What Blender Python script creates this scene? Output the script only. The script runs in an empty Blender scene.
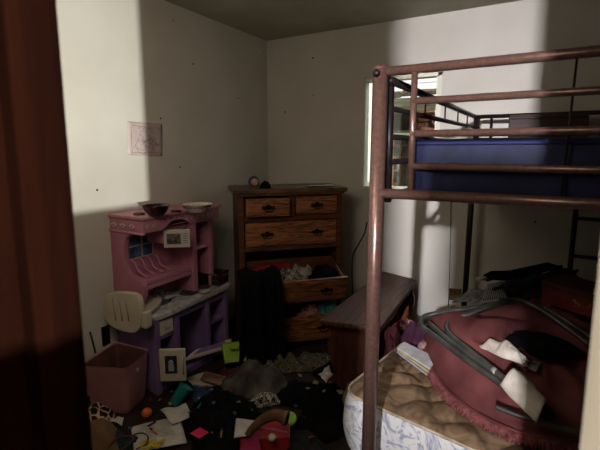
import bpy, bmesh, math, random
from mathutils import Vector, Matrix, noise, Euler
random.seed(7)
C = bpy.context.scene.collection
PI = math.pi

# ---------------------------------------------------------------- camera maths
PX, PY, FP, CH = 304., 209., 412., 1.45
def _cv(x, y): return Vector((x-PX, -(y-PY), -FP))
_Y = _cv(541, 150).normalized(); _X = -_cv(-430, 151).normalized()
_X = (_X-_Y*_X.dot(_Y)).normalized(); _Z = _X.cross(_Y)
ROT = Matrix((_X, _Y, _Z))
CAM = Vector((0, 0, CH))
def at(x, y, z):                      # point of the room at height z
    r = ROT @ _cv(x, y); return CAM+r*((z-CH)/r.z)
def onx(x, y, X): r = ROT @ _cv(x, y); return CAM+r*(X/r.x)
def ony(x, y, Y): r = ROT @ _cv(x, y); return CAM+r*(Y/r.y)

# ---------------------------------------------------------------- materials
def lin(c):
    return tuple((v/255/12.92 if v/255 <= .04045 else ((v/255+.055)/1.055)**2.4) for v in c)
_M = {}
def mat(name, c, c2=None, scale=8., rough=.7, metal=0., bump=0., stretch=(1, 1, 1), contrast=(.35, .65), spec=.3, detail=4., distort=0., tex='noise', alpha=None, trans=0.):
    if name in _M: return _M[name]
    m = bpy.data.materials.new(name); m.use_nodes = True; _M[name] = m
    nt = m.node_tree; b = nt.nodes['Principled BSDF']
    b.inputs['Roughness'].default_value = rough; b.inputs['Metallic'].default_value = metal
    b.inputs['Specular IOR Level'].default_value = spec
    if trans: b.inputs['Transmission Weight'].default_value = trans
    if alpha is not None: b.inputs['Alpha'].default_value = alpha
    c2 = c2 or tuple(v*.82 for v in c)
    tc = nt.nodes.new('ShaderNodeTexCoord'); mp = nt.nodes.new('ShaderNodeMapping')
    mp.inputs['Scale'].default_value = stretch
    nt.links.new(tc.outputs['Object'], mp.inputs['Vector'])
    if tex == 'wave':
        t = nt.nodes.new('ShaderNodeTexWave'); t.inputs['Scale'].default_value = scale
        t.inputs['Distortion'].default_value = distort; t.inputs['Detail'].default_value = detail
        t.inputs['Detail Scale'].default_value = 1.5
        out = t.outputs['Fac']
    elif tex == 'voronoi':
        t = nt.nodes.new('ShaderNodeTexVoronoi'); t.inputs['Scale'].default_value = scale
        t.feature = 'DISTANCE_TO_EDGE'; out = t.outputs['Distance']
    else:
        t = nt.nodes.new('ShaderNodeTexNoise'); t.inputs['Scale'].default_value = scale
        t.inputs['Detail'].default_value = detail; t.inputs['Distortion'].default_value = distort
        out = t.outputs['Fac']
    nt.links.new(mp.outputs['Vector'], t.inputs['Vector'])
    r = nt.nodes.new('ShaderNodeValToRGB')
    r.color_ramp.elements[0].position = contrast[0]; r.color_ramp.elements[1].position = contrast[1]
    r.color_ramp.elements[0].color = (*lin(c2), 1); r.color_ramp.elements[1].color = (*lin(c), 1)
    nt.links.new(out, r.inputs['Fac']); nt.links.new(r.outputs['Color'], b.inputs['Base Color'])
    if bump:
        bn = nt.nodes.new('ShaderNodeBump'); bn.inputs['Strength'].default_value = bump; bn.inputs['Distance'].default_value = .01
        nt.links.new(out, bn.inputs['Height']); nt.links.new(bn.outputs['Normal'], b.inputs['Normal'])
    return m

def multi(name, cols, scale=30, rough=.85, distort=1.):       # many-coloured printed cloth
    if name in _M: return _M[name]
    m = mat(name, cols[0], cols[1], scale, rough, distort=distort)
    for n in m.node_tree.nodes:
        if n.type == 'VALTORGB':
            cr = n.color_ramp; cr.interpolation = 'CONSTANT'
            for i in range(len(cols)-2): cr.elements.new(.5)
            for i, c in enumerate(cols):
                cr.elements[i].position = .3+.4*i/len(cols); cr.elements[i].color = (*lin(c), 1)
    return m

def wall_mat(name, c, c2):
    m = mat(name, c, c2, 2.2, .8, bump=.0, contrast=(.3, .7), spec=.15)
    nt = m.node_tree; b = nt.nodes['Principled BSDF']
    tc = nt.nodes.new('ShaderNodeTexCoord')
    n = nt.nodes.new('ShaderNodeTexNoise'); n.inputs['Scale'].default_value = 60; n.inputs['Detail'].default_value = 3
    bp = nt.nodes.new('ShaderNodeBump'); bp.inputs['Strength'].default_value = .12; bp.inputs['Distance'].default_value = .004
    nt.links.new(tc.outputs['Object'], n.inputs['Vector'])
    nt.links.new(n.outputs['Fac'], bp.inputs['Height']); nt.links.new(bp.outputs['Normal'], b.inputs['Normal'])
    # sparse scuffs and nail holes
    v = nt.nodes.new('ShaderNodeTexVoronoi'); v.inputs['Scale'].default_value = 4.3
    nt.links.new(tc.outputs['Object'], v.inputs['Vector'])
    lt = nt.nodes.new('ShaderNodeMath'); lt.operation = 'LESS_THAN'; lt.inputs[1].default_value = .028
    nt.links.new(v.outputs['Distance'], lt.inputs[0])
    mx = nt.nodes.new('ShaderNodeMix'); mx.data_type = 'RGBA'
    base = b.inputs['Base Color'].links[0].from_socket
    nt.links.new(base, mx.inputs[6]); mx.inputs[7].default_value = (*lin((105, 95, 82)), 1)
    nt.links.new(lt.outputs[0], mx.inputs[0]); nt.links.new(mx.outputs[2], b.inputs['Base Color'])
    return m

M_wall = wall_mat('wall_paint', (204, 200, 189), (192, 187, 175))
M_ceil = mat('ceiling_paint', (172, 166, 150), (158, 152, 136), 3, .9)
M_floor = mat('floor_dark', (46, 30, 22), (20, 14, 11), 9, .8, bump=.3)
M_casing = mat('casing_wood', (35, 15, 9), (23, 9, 6), 3, .9, stretch=(9, 9, .6), spec=.0, distort=.6)
M_white = mat('white_trim', (236, 224, 204), (228, 214, 192), 5, .55)
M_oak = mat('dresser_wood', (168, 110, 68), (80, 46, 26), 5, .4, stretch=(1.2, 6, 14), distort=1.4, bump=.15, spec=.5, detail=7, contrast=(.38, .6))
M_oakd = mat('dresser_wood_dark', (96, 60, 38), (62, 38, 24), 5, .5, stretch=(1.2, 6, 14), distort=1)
M_top = mat('dresser_top_wood', (112, 82, 56), (66, 46, 32), 4, .4, stretch=(2, 12, 2), spec=.5, distort=.6)
M_inside = mat('drawer_inside', (120, 72, 44), (86, 50, 30), 6, .7, stretch=(1, 8, 8))
M_brass = mat('antique_brass', (58, 46, 36), (26, 20, 16), 40, .38, .8)
M_bench = mat('bench_wood', (92, 58, 38), (48, 28, 18), 4, .5, stretch=(14, 1.2, 4), spec=.3, distort=1., bump=.1)
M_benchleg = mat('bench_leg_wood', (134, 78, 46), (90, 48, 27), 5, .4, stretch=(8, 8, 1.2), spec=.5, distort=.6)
M_bed = mat('bed_metal', (126, 95, 84), (96, 70, 60), 70, .3, .4, contrast=(.3, .8), spec=.6)
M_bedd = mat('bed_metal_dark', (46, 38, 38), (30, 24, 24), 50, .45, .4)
M_blue = mat('mattress_blue', (42, 46, 80), (26, 30, 56), 7, .6, bump=.25, spec=.25, distort=.8)
M_black = mat('black_cloth', (17, 15, 16), (7, 6, 7), 12, .95, bump=.4, spec=.1)
M_grey = mat('grey_cloth', (92, 88, 82), (58, 54, 50), 10, .95, bump=.3, spec=.1)
M_pink = mat('pink_plastic', (180, 120, 136), (166, 106, 122), 5, .5)
M_pinkd = mat('dusty_pink_plastic', (158, 108, 106), (138, 92, 90), 6, .6)
M_purple = mat('purple_plastic', (128, 104, 148), (110, 88, 130), 5, .55)
M_counter = mat('grey_marbled_plastic', (186, 184, 180), (138, 136, 138), 16, .45, distort=2.)
M_cream = mat('cream_plastic', (192, 182, 160), (176, 166, 144), 6, .5)
M_label = mat('white_label', (190, 184, 172), (172, 166, 152), 8, .6)
M_darkpic = mat('dark_picture', (58, 56, 54), (20, 22, 26), 40, .5)
M_bluepane = mat('blue_pane', (86, 104, 150), (40, 50, 84), 14, .3)
M_steel = mat('grey_plastic_tap', (104, 100, 104), (80, 78, 82), 10, .35)
M_redbowl = mat('dark_red_glass', (48, 12, 16), (26, 6, 9), 9, .22, spec=.7)
M_china = mat('white_china', (206, 200, 186), (196, 190, 176), 5, .3)
M_maroon = mat('maroon_motif', (86, 26, 44), (60, 16, 32), 20, .5)
M_paper = mat('paper', (186, 180, 168), (160, 154, 142), 14, .8)
M_quilt = mat('quilt_tan', (148, 122, 94), (92, 70, 48), 9, .75, distort=2.2, contrast=(.3, .7), bump=.15)
M_quiltside = mat('quilt_side', (206, 204, 200), (140, 146, 162), 11, .7, distort=3.5, contrast=(.38, .52), bump=.1)
M_rose = mat('rose_cloth', (120, 70, 68), (84, 44, 44), 5, .85, bump=.6, spec=.1)
M_rosef = mat('rose_fringe', (136, 80, 78), (98, 52, 52), 40, .9, spec=.1)
M_tube = mat('black_tube', (84, 84, 78), (56, 56, 52), 14, .4, .3, spec=.6)
M_whitecloth = mat('white_cloth', (206, 198, 184), (170, 160, 146), 14, .9, bump=.5)
M_lime = mat('lime_plastic', (150, 186, 60), (128, 162, 48), 6, .5)
M_teal = mat('teal_plastic', (34, 128, 122), (24, 104, 100), 6, .4)
M_orange = mat('orange_rubber', (214, 104, 44), (190, 84, 30), 10, .5)
M_hot = mat('hot_pink_card', (204, 40, 84), (184, 30, 70), 6, .6)
M_red = mat('red_fabric', (150, 40, 46), (110, 26, 36), 12, .8)
M_brown = mat('brown_suede', (112, 80, 52), (76, 52, 32), 14, .9, bump=.3)
M_card = mat('cardboard', (110, 84, 54), (86, 64, 40), 8, .85)
M_siding = mat('siding_paint', (196, 196, 160), (170, 168, 130), 4, .7, stretch=(.4, 1, 6))
M_sidingw = mat('pale_siding', (206, 208, 206), (184, 186, 184), 3, .7)
M_beam = mat('weathered_beam', (122, 92, 60), (70, 48, 30), 6, .8, stretch=(1, 6, 6), distort=1)
M_brick = mat('rubble_brown', (134, 88, 60), (60, 34, 22), 12, .9, distort=1.5)
M_shade = mat('painted_shade', (26, 22, 18), (12, 10, 9), 5, .9)
M_jamb = mat('sash_white', (224, 224, 206), (208, 208, 190), 6, .5)
M_outl = mat('black_plate', (14, 13, 15), (9, 8, 10), 8, .4)
M_cable = mat('black_cable', (20, 17, 17), (12, 10, 10), 8, .5)
M_greens = multi('leafy_print', [(26, 24, 22), (92, 92, 68), (48, 52, 34), (112, 108, 90), (70, 38, 30)], 34)
M_zebra = multi('black_white_print', [(16, 15, 16), (170, 164, 150), (20, 18, 18), (150, 146, 134), (30, 28, 28)], 14, distort=2.5)
M_pinktee = multi('pink_print', [(120, 84, 78), (164, 120, 104), (110, 60, 60)], 24)
M_tealtee = mat('teal_cloth', (92, 158, 148), (50, 104, 98), 14, .9, bump=.5)
M_giraffe = mat('giraffe_print', (24, 14, 10), (184, 158, 124), 22, .9, tex='voronoi', contrast=(.07, .10))
M_dkteal = mat('dark_teal_cloth', (36, 46, 48), (20, 26, 28), 9, .8, bump=.3)
M_redbox = mat('red_gift_paper', (112, 40, 30), (78, 22, 18), 9, .45)
M_glit = mat('gold_glitter', (230, 200, 150), (200, 150, 90), 30, .2, .9)
M_plum = mat('plum_cloth', (74, 34, 58), (44, 18, 34), 10, .9, bump=.4)

# ---------------------------------------------------------------- mesh builder
class MB:
    def __init__(s): s.v = []; s.f = []; s.mi = []; s.cur = 0
    def add(s, vs, fs, M=None):
        k = len(s.v)
        for p in vs: s.v.append(M @ Vector(p) if M else Vector(p))
        for f in fs: s.f.append([i+k for i in f]); s.mi.append(s.cur)
        return s
    def box(s, c, d, rz=0, M=None, taper=1.):
        x, y, z = d[0]/2, d[1]/2, d[2]/2; t = taper
        vs = [(-x*t, -y*t, -z), (x*t, -y*t, -z), (x*t, y*t, -z), (-x*t, y*t, -z), (-x, -y, z), (x, -y, z), (x, y, z), (-x, y, z)]
        L = Matrix.Translation(Vector(c)) @ Matrix.Rotation(rz, 4, 'Z')
        if M is not None: L = M @ L
        return s.add(vs, [(0, 3, 2, 1), (4, 5, 6, 7), (0, 1, 5, 4), (1, 2, 6, 5), (2, 3, 7, 6), (3, 0, 4, 7)], L)
    def bb(s, a, b):                         # box from min/max corners
        return s.box([(a[i]+b[i])/2 for i in range(3)], [abs(b[i]-a[i]) for i in range(3)])
    def tube(s, pts, r, n=10, closed=False, rr=None, cap=True):
        P = [Vector(p) for p in pts]; m = len(P); k = len(s.v); up = None
        for i, p in enumerate(P):
            if closed: t = P[(i+1) % m]-P[i-1]
            else: t = P[min(i+1, m-1)]-P[max(i-1, 0)]
            t.normalize()
            if up is None:
                up = Vector((0, 0, 1)) if abs(t.z) < .9 else Vector((1, 0, 0))
            a = (up-t*up.dot(t)).normalized(); b = t.cross(a); up = a
            R = rr[i] if rr else r
            for j in range(n):
                an = 2*PI*j/n; s.v.append(p+a*math.cos(an)*R+b*math.sin(an)*R)
        for i in range(m if closed else m-1):
            for j in range(n):
                q = (j+1) % n; i2 = (i+1) % m
                s.f.append([k+i*n+j, k+i*n+q, k+i2*n+q, k+i2*n+j]); s.mi.append(s.cur)
        if not closed and cap:
            s.f.append([k+j for j in range(n)][::-1]); s.mi.append(s.cur)
            s.f.append([k+(m-1)*n+j for j in range(n)]); s.mi.append(s.cur)
        return s
    def lathe(s, prof, c=(0, 0, 0), n=28, M=None):
        k = len(s.v); L = Matrix.Translation(Vector(c))
        if M is not None: L = L @ M
        vs = []; fs = []
        for r, z in prof:
            for j in range(n):
                an = 2*PI*j/n; vs.append((r*math.cos(an), r*math.sin(an), z))
        for i in range(len(prof)-1):
            for j in range(n):
                q = (j+1) % n; fs.append((i*n+j, i*n+q, (i+1)*n+q, (i+1)*n+j))
        return s.add(vs, fs, L)
    def prism(s, poly, z0, z1, M=None):
        n = len(poly); vs = [(x, y, z0) for x, y in poly]+[(x, y, z1) for x, y in poly]
        fs = [tuple(range(n))[::-1], tuple(range(n, 2*n))]+[(i, (i+1) % n, n+(i+1) % n, n+i) for i in range(n)]
        return s.add(vs, fs, M)
    def grid(s, fn, nu, nv, close_u=False):
        k = len(s.v)
        for i in range(nu):
            for j in range(nv): s.v.append(Vector(fn(i/(nu-1), j/(nv-1))))
        for i in range(nu-1):
            for j in range(nv-1):
                s.f.append([k+i*nv+j, k+(i+1)*nv+j, k+(i+1)*nv+j+1, k+i*nv+j+1]); s.mi.append(s.cur)
        return s
    def ball(s, c, r, n=20, sc=(1, 1, 1)):
        prof = [(max(1e-4, math.sin(PI*i/12)*r), -math.cos(PI*i/12)*r) for i in range(13)]
        return s.lathe(prof, c, n, Matrix.Diagonal((*sc, 1)))
    def build(s, name, m, parent=None, smooth=False, bevel=0., solid=0., sub=0, loc=None, rz=0):
        me = bpy.data.meshes.new(name); me.from_pydata([tuple(p) for p in s.v], [], s.f)
        ms = m if isinstance(m, (list, tuple)) else [m]
        for x in ms: me.materials.append(x)
        for p, i in zip(me.polygons, s.mi): p.material_index = min(i, len(ms)-1); p.use_smooth = smooth
        o = bpy.data.objects.new(name, me); C.objects.link(o)
        bm = bmesh.new(); bm.from_mesh(me); bmesh.ops.recalc_face_normals(bm, faces=bm.faces); bm.to_mesh(me); bm.free()
        if parent is None and loc is None and len(me.vertices):   # origin at the foot of the shape
            vs = [v.co for v in me.vertices]
            lo = Vector([min(v[i] for v in vs) for i in range(3)]); hi = Vector([max(v[i] for v in vs) for i in range(3)])
            org = Vector(((lo.x+hi.x)/2, (lo.y+hi.y)/2, lo.z))
            me.transform(Matrix.Translation(-org)); o.location = org
        elif loc is not None: o.location = loc; o.rotation_euler.z = rz
        if parent is not None: o.parent = parent
        if solid:
            q = o.modifiers.new('s', 'SOLIDIFY'); q.thickness = solid; q.offset = -1
        if bevel:
            q = o.modifiers.new('b', 'BEVEL'); q.width = bevel; q.segments = 2; q.limit_method = 'ANGLE'; q.angle_limit = .7
        if sub:
            q = o.modifiers.new('u', 'SUBSURF'); q.levels = sub; q.render_levels = sub
        return o

def tag(o, label=None, cat=None, group=None, kind=None):
    if label: o['label'] = label
    if cat: o['category'] = cat
    if group: o['group'] = group
    if kind: o['kind'] = kind
    return o
def struct(name, mb, m, **k): return tag(mb.build(name, m, **k), kind='structure')
def empty(name, loc, rz=0, label=None, cat=None, group=None):
    o = bpy.data.objects.new(name, None); C.objects.link(o); o.location = loc; o.rotation_euler = (0, 0, rz)
    o.empty_display_size = .05
    return tag(o, label, cat, group)
def copy_tree(o, parent=None):
    c = o.copy(); C.objects.link(c); c.parent = parent
    for ch in [x for x in bpy.data.objects if x.parent == o]: copy_tree(ch, c)
    return c
def spl(pts, n=8, closed=False):             # smooth path through points
    P = [Vector(p) for p in pts]; m = len(P); out = []
    rng = range(m if closed else m-1)
    for i in rng:
        g = lambda k: P[k % m] if closed else P[max(0, min(m-1, k))]
        a, b, c, d = g(i-1), g(i), g(i+1), g(i+2)
        for j in range(n):
            t = j/n; out.append(.5*((2*b)+(-a+c)*t+(2*a-5*b+4*c-d)*t*t+(-a+3*b-3*c+d)*t**3))
    if not closed: out.append(P[-1])
    return out
def nz(p, s, seed=0): return noise.noise(Vector(p)*s+Vector((seed*7.3, seed*3.1, seed*5.7)))

def heap(name, m, c, rx, ry, h, seed, rz=0, fold=.35, lump=.35, parent=None, n=40, z0=0., irr=.25):
    """crumpled cloth lying in a heap: a closed folded dome with a ragged outline"""
    mb = MB(); nr = n//2
    cr, sr = math.cos(rz), math.sin(rz)
    base = Vector(c)
    def fn(u, v):
        an = v*2*PI; q = u*1.12
        x, y = math.cos(an), math.sin(an)
        edge = 1+irr*1.6*noise.noise(Vector((x*1.3, y*1.3, seed*4.1)))+.12*noise.noise(Vector((x*5, y*5, seed)))
        if q <= 1:
            r = q; pr = (1-q**2.6)
        else: r = 1-(q-1)*2; pr = 0
        X, Y = x*r*edge*rx, y*r*edge*ry
        p = Vector((X, Y, seed*2.7))
        lum = 1+lump*1.6*noise.noise(p*7)
        rid = (1-abs(noise.noise(p*11+Vector((seed, 0, 0)))*2.2))-.5
        rid2 = (1-abs(noise.noise(Vector((X*26, Y*12, seed*1.3)))*2))-.5
        Z = pr*h*lum+(min(1, pr*3))*(fold*h*.6*rid+fold*h*.22*rid2)
        if q > 1: Z = -.0
        Z = max(0, Z)+z0*0+.002
        return base+Vector((X*cr-Y*sr, X*sr+Y*cr, Z))
    mb.grid(fn, nr+3, n*2+1)
    # seal the seam and the underside by merging
    o = mb.build(name, m, parent=parent, smooth=True)
    bm = bmesh.new(); bm.from_mesh(o.data); bmesh.ops.remove_doubles(bm, verts=bm.verts, dist=1e-5); bmesh.ops.recalc_face_normals(bm, faces=bm.faces); bm.to_mesh(o.data); bm.free()
    for p in o.data.polygons: p.use_smooth = True
    return o

def sheet(name, m, corners, seed=0, bump=.012, lift=.0, n=12, thick=.0015, parent=None, wave=5.):
    """flexible sheet (paper, cloth) through four corner points a b c d"""
    a, b, c, d = [Vector(p) for p in corners]
    mb = MB()
    def fn(u, v):
        p = (a*(1-u)+b*u)*(1-v)+(d*(1-u)+c*u)*v
        return p+Vector((0, 0, lift*4*u*(1-u)*v*(1-v)+bump*(nz((p.x, p.y, p.z), wave, seed)+.4*nz((p.x, p.y, p.z), wave*3, seed))))
    mb.grid(fn, n, n)
    return mb.build(name, m, parent=parent, smooth=True, solid=thick)

# ================================================================ SETTING
LW, BW, RW, H = -2.25, 3.26, 1.75, 2.44
struct('floor', MB().bb((-2.35, .2, -.1), (1.85, 3.4, 0)), M_floor)
struct('ceiling', MB().bb((-2.35, .2, H), (1.85, 3.4, H+.1)), M_ceil)
struct('wall_left', MB().bb((LW-.1, .2, 0), (LW, BW+.1, H)), M_wall)
struct('wall_right', MB().bb((RW, .2, 0), (RW+.1, BW+.1, H)), M_wall)
WX0, WX1, WZ0, WZ1 = -1.285, -.675, 1.13, 2.03
b = MB(); b.bb((LW, BW, 0), (WX0, BW+.1, H)); b.bb((WX1, BW, 0), (RW, BW+.1, H)); b.bb((WX0, BW, 0), (WX1, BW+.1, WZ0)); b.bb((WX0, BW, WZ1), (WX1, BW+.1, H))
struct('wall_back', b, M_wall)
JX = .049
b = MB(); b.bb((LW-.1, .2, 0), (-.80, .3, H)); b.bb((.20, .2, 0), (RW, .3, H))
struct('wall_front', b, M_wall)
# hallway the photographer stands in
b = MB(); b.bb((-2.0, -4.2, -.1), (2.0, .2, 0)); struct('floor_hallway', b, M_floor)
b = MB(); b.bb((-2.0, -4.2, H), (3.4, .2, H+.1)); struct('ceiling_hallway', b, M_ceil)
struct('wall_hallway_left', MB().bb((-2.0, -4.2, 0), (-1.9, .2, H)), M_wall)
struct('wall_hallway_back', MB().bb((-1.9, -4.3, 0), (3.4, -4.2, H)), M_wall)
# hallway right wall with a window opening
b = MB(); HX = 1.2; SZ = 1.35
b.bb((HX, -4.2, 0), (HX+.06, .2, SZ)); b.bb((HX, -4.2, SZ), (HX+.06, -1.35, H)); b.bb((HX, -1.35, 2.2), (HX+.06, .2, H))
struct('wall_hallway_right', b, M_wall)
struct('light_blocker_stub', MB().bb((-1.9, -1.0, 0), (-.225, -.9, H)), M_wall)  # unseen stub added to cut the hall light and shade the casing
struct('light_blocker_plank', MB().bb((-.075, -1.04, 1.67), (1.2, -.98, 1.93)), M_wall)  # unseen floating plank added to shade the wall and pile below the bunk
struct('wall_porch', MB().bb((3.3, -4.2, 0), (3.4, .2, H)).bb((HX+.06, .15, 0), (3.3, .2, H)).bb((HX+.06, -4.2, -.1), (3.3, .2, 0)), M_wall)

# brown door casing on the left of the doorway, white one on the right
b = MB(); b.bb((-.80, .17, 0), (-.535, .285, H)); b.bb((-.535, .19, 0), (-.505, .285, H)); b.bb((-.505, .23, 0), (-.475, .285, H))
b.bb((-.62, .155, 0), (-.565, .17, H)); b.bb((-.80, .150, 0), (-.70, .17, H))
struct('trim_1', b, M_casing, bevel=.004)
b = MB(); b.bb((JX, .262, 0), (.22, .42, H)); b.bb((.19, .20, 0), (.22, .262, H))
struct('trim_2', b, M_white, bevel=.003)

# window
b = MB(); w = .035
b.bb((WX0, BW+.01, WZ0), (WX0+.006, BW+.09, WZ1)); b.bb((WX1-w, BW+.01, WZ0), (WX1, BW+.09, WZ1))
b.bb((WX0, BW+.01, WZ1-.03), (WX1, BW+.09, WZ1)); b.bb((WX0-.0, BW-.02, WZ0), (WX1, BW+.09, WZ0+.025))
wn = struct('window_1', b, M_jamb, bevel=.002)
b = MB(); b.bb((-1.19, BW+.05, WZ0+.03), (-1.17, BW+.075, WZ1-.03)); b.bb((-.725, BW+.05, WZ0+.03), (-.71, BW+.075, WZ1-.03))
o = b.build('sash', M_jamb, parent=None); o.parent = wn; o.matrix_parent_inverse = wn.matrix_world.inverted()
o.location = o.location-wn.location; o.matrix_parent_inverse = Matrix.Identity(4)
g = MB().bb((WX0+.006, BW+.06, WZ0+.03), (WX1-w, BW+.062, WZ1-.03)).build('glass', None or mat('window_glass', (235, 238, 235), (230, 233, 230), 2, .05, trans=1., alpha=.06))
g.location = g.location-wn.location; g.parent = wn

# neighbour's shed outside the window
b = MB()
sh = empty('shed', (-1.3, 6.2, 0), 0, 'weathered outbuilding with pale siding and a dark doorway outside the window', 'shed')
b = MB(); b.bb((-2.2, 0, 2.0), (1.8, .1, 4.2))
for k in range(14): b.box((-.2, -.01, 2.36+k*.10), (4, .02, .088))
b.build('siding', M_sidingw, sh)
b = MB()
for k in range(3): b.box((-.2, -.05, 2.045+k*.066), (4, .04, .060))
b.build('lap_board', M_siding, sh)
b = MB(); b.box((.3, -.25, 2.245), (3, .3, .04)); b.box((-.15, -.42, 2.235), (.5, .10, .05), .25); b.box((-.62, -.42, 2.20), (.40, .10, .07), -.5); b.box((-.2, -.3, 1.98), (4, .06, .03))
b.build('beam', M_beam, sh)
b = MB(); b.box((-.05, -.45, 2.215), (.5, .06, .022)); b.build('beam_painted_shadow', M_shade, sh)  # dark strip painted as the shadow along the beam's lower edge
MB().bb((-2.2, .0, 0), (1.8, .1, 2.0)).build('opening', M_shade, sh)  # solid panel coloured near black for the unlit inside of the shed
b = MB()
for k in range(46): b.box((-.30+random.random()*.55, -.10-random.random()*.06, 1.70+random.random()*.30), (.04+random.random()*.10, .05, .03+random.random()*.03), random.random()*.8)
b.build('rubble_panel', M_brick, sh)
b = MB()
for x in (-.72, -.60, -.49, -.38, -.27): b.box((x, -.16, 1.12), (.022, .05, 1.1))
for z in (.75, .95, 1.15, 1.35, 1.52): b.box((-.5, -.16, z), (.5, .04, .02))
b.build('timber_frame', M_beam, sh)
b = MB(); b.bb((-.75, -.10, .62), (-.2, -.05, 1.50)); b.build('pale_panel', mat('dusty_pane', (110, 112, 96), (70, 72, 62), 5, .7), sh)
b = MB(); b.box((-.2, -.4, 1.66), (4, .1, .05)); b.build('rail', M_siding, sh)
gr = MB().bb((-8, 3.4, -.25), (8, 14, -.12)); tag(gr.build('ground', mat('yard_ground', (120, 118, 84), (84, 84, 56), 6, .9)), kind='structure')
st = MB().bb((-2.08, 5.0, -.12), (-1.80, 5.05, 2.9)).build('bright_strip_board', M_jamb); tag(st, 'white board added outside to brighten the left edge of the window', 'board')  # stand-in for the bright strip of jamb and sky there

# ================================================================ BUNK BED
NY = 1.5
bed = empty('bunk_bed', (-.53, NY, 0), 0, 'brown tubular metal bunk bed with guard rails over the messy lower pile', 'bunk bed')
def bl(p): return Vector(p)-Vector((-.53, NY, 0))
def part(name, mb, m, parent, **k):
    return mb.build(name, m, parent=parent, **k)
XR = 1.45
FY = 3.05; FXL = -.40
def seg(a, b, n=2): return [Vector(a).lerp(Vector(b), i/(n-1)) for i in range(n)]
def tb(name, a, b, r, m=M_bed, rr=None, n=14):
    mb = MB().tube([bl(a), bl(b)], r, n); return part(name, mb, m, bed, smooth=False if n < 8 else True)
# near posts
mb = MB(); mb.tube([bl((-.545, NY, 0)), bl((-.53, NY, 1.745))], .029, 20)
mb.ball(bl((-.53, NY, 1.745)), .029, 20, (1, 1, .55)); part('post', mb, M_bed, bed, smooth=True)
mb = MB(); mb.lathe([(0, .0), (.012, 0), (.014, .006), (.006, .012), (0, .012)], bl((-.535, NY-.027, 1.725)), 14, Matrix.Rotation(PI/2, 4, 'X')); part('cap_screw', mb, M_bedd, bed, smooth=True)
tb('post', (XR, NY, 0), (XR, NY, 1.745), .029)
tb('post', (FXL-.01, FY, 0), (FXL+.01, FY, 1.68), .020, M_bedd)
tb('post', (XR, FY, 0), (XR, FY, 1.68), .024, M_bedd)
# near side rails
tb('rail', (-.52, NY, 1.733), (XR, NY, 1.733), .0165)
tb('rail', (-.405, NY, 1.622), (XR, NY, 1.622), .0125)
tb('rail', (-.405, NY, 1.508), (XR, NY, 1.508), .0125)
tb('rail', (-.405, NY, 1.392), (XR, NY, 1.388), .0125)
tb('side_rail', (-.52, NY, 1.288), (XR, NY, 1.288), .019)
tb('upright', (-.405, NY, 1.733), (-.405, NY, 1.288), .0115)
tb('thin_rod', (.075, NY+.02, 1.733), (.065, NY+.02, 1.288), .0035, M_bedd)
tb('upright', (.95, NY, 1.733), (.95, NY, 1.288), .0115)
# left end frame
tb('end_upright', (-.505, NY+.045, 1.70), (-.505, NY+.045, 1.25), .014, M_bedd)
tb('end_rail', (-.50, NY+.02, 1.705), (FXL, FY, 1.672), .015, M_bedd)
tb('end_rail', (-.50, NY+.04, 1.605), (FXL, FY, 1.60), .011, M_bedd)
tb('end_rail', (-.50, NY+.04, 1.50), (FXL, FY, 1.50), .011, M_bedd)
tb('end_rail', (-.50, NY+.04, 1.405), (FXL, FY, 1.40), .011, M_bedd)
tb('end_rail', (-.50, NY+.03, 1.275), (FXL, FY, 1.275), .015, M_bedd)
for t in (.28, .5, .68, .84):
    x = -.5+(FXL+.5)*t; y = NY+.02+(FY-NY-.02)*t
    tb('thin_rod', (x, y, 1.70-.03*t), (x, y, 1.60), .004, M_bedd)
# far side rails
tb('far_rail', (FXL, FY, 1.672), (XR, FY, 1.672), .013, M_bedd)
tb('far_rail', (FXL, FY, 1.55), (XR, FY, 1.55), .010, M_bedd)
tb('far_rail', (FXL, FY, 1.275), (XR, FY, 1.275), .016, M_bedd)
tb('far_upright', (-.30, FY, 1.672), (-.30, FY, 1.275), .009, M_bedd)
tb('far_upright', (.16, FY, 1.672), (.16, FY, 1.275), .006, M_bedd)
# far ladder under the bunk
tb('ladder_post', (.205, FY-.02, 0), (.215, FY-.02, 1.27), .015, M_bedd)
tb('ladder_post', (.60, FY-.02, 0), (.60, FY-.02, 1.27), .015, M_bedd)
for z in (.3, .55, .79, 1.03): tb('rung', (.205, FY-.02, z), (.60, FY-.02, z), .012, M_bedd)
for k in range(9):
    x = -.36+k*.21; mb = MB(); mb.bb(bl((x, NY+.0, 1.272)), bl((x+.05, FY, 1.284))); part('slat', mb, M_bedd, bed)

# blue mattress on the top bunk
def mattress_mesh(w, l, h, r=.04, bump=.006, n=26, seed=1, quilt=0.):
    mb = MB()
    def fn_top(u, v):
        x, y = (u-.5)*w, (v-.5)*l
        e = min(min(u, 1-u)*w, min(v, 1-v)*l)
        z = h-(r*(1-min(1, e/r))**2*.5)+bump*nz((x, y, 0), 5, seed)
        if quilt:
            a, b2 = (x*.8+y*.6)*PI/.16, (x*.8-y*.6)*PI/.16
            q = min(1, abs(math.sin(a+1.1*nz((x, y, 1), 4, 2))))**.45*min(1, abs(math.sin(b2+1.1*nz((x, y, 3), 4, 5))))**.45
            z += quilt*(q-.6)*min(1, e/.04)
        return (x, y, z)
    mb.grid(fn_top, n, n)
    # rounded side band
    per = []
    cr = .07
    for cx, cy, a0 in ((w/2-cr, l/2-cr, 0), (-w/2+cr, l/2-cr, 90), (-w/2+cr, -l/2+cr, 180), (w/2-cr, -l/2+cr, 270)):
        for k in range(7): a = math.radians(a0+k*15); per.append((cx+cr*math.cos(a), cy+cr*math.sin(a)))
    return mb, per
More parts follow.
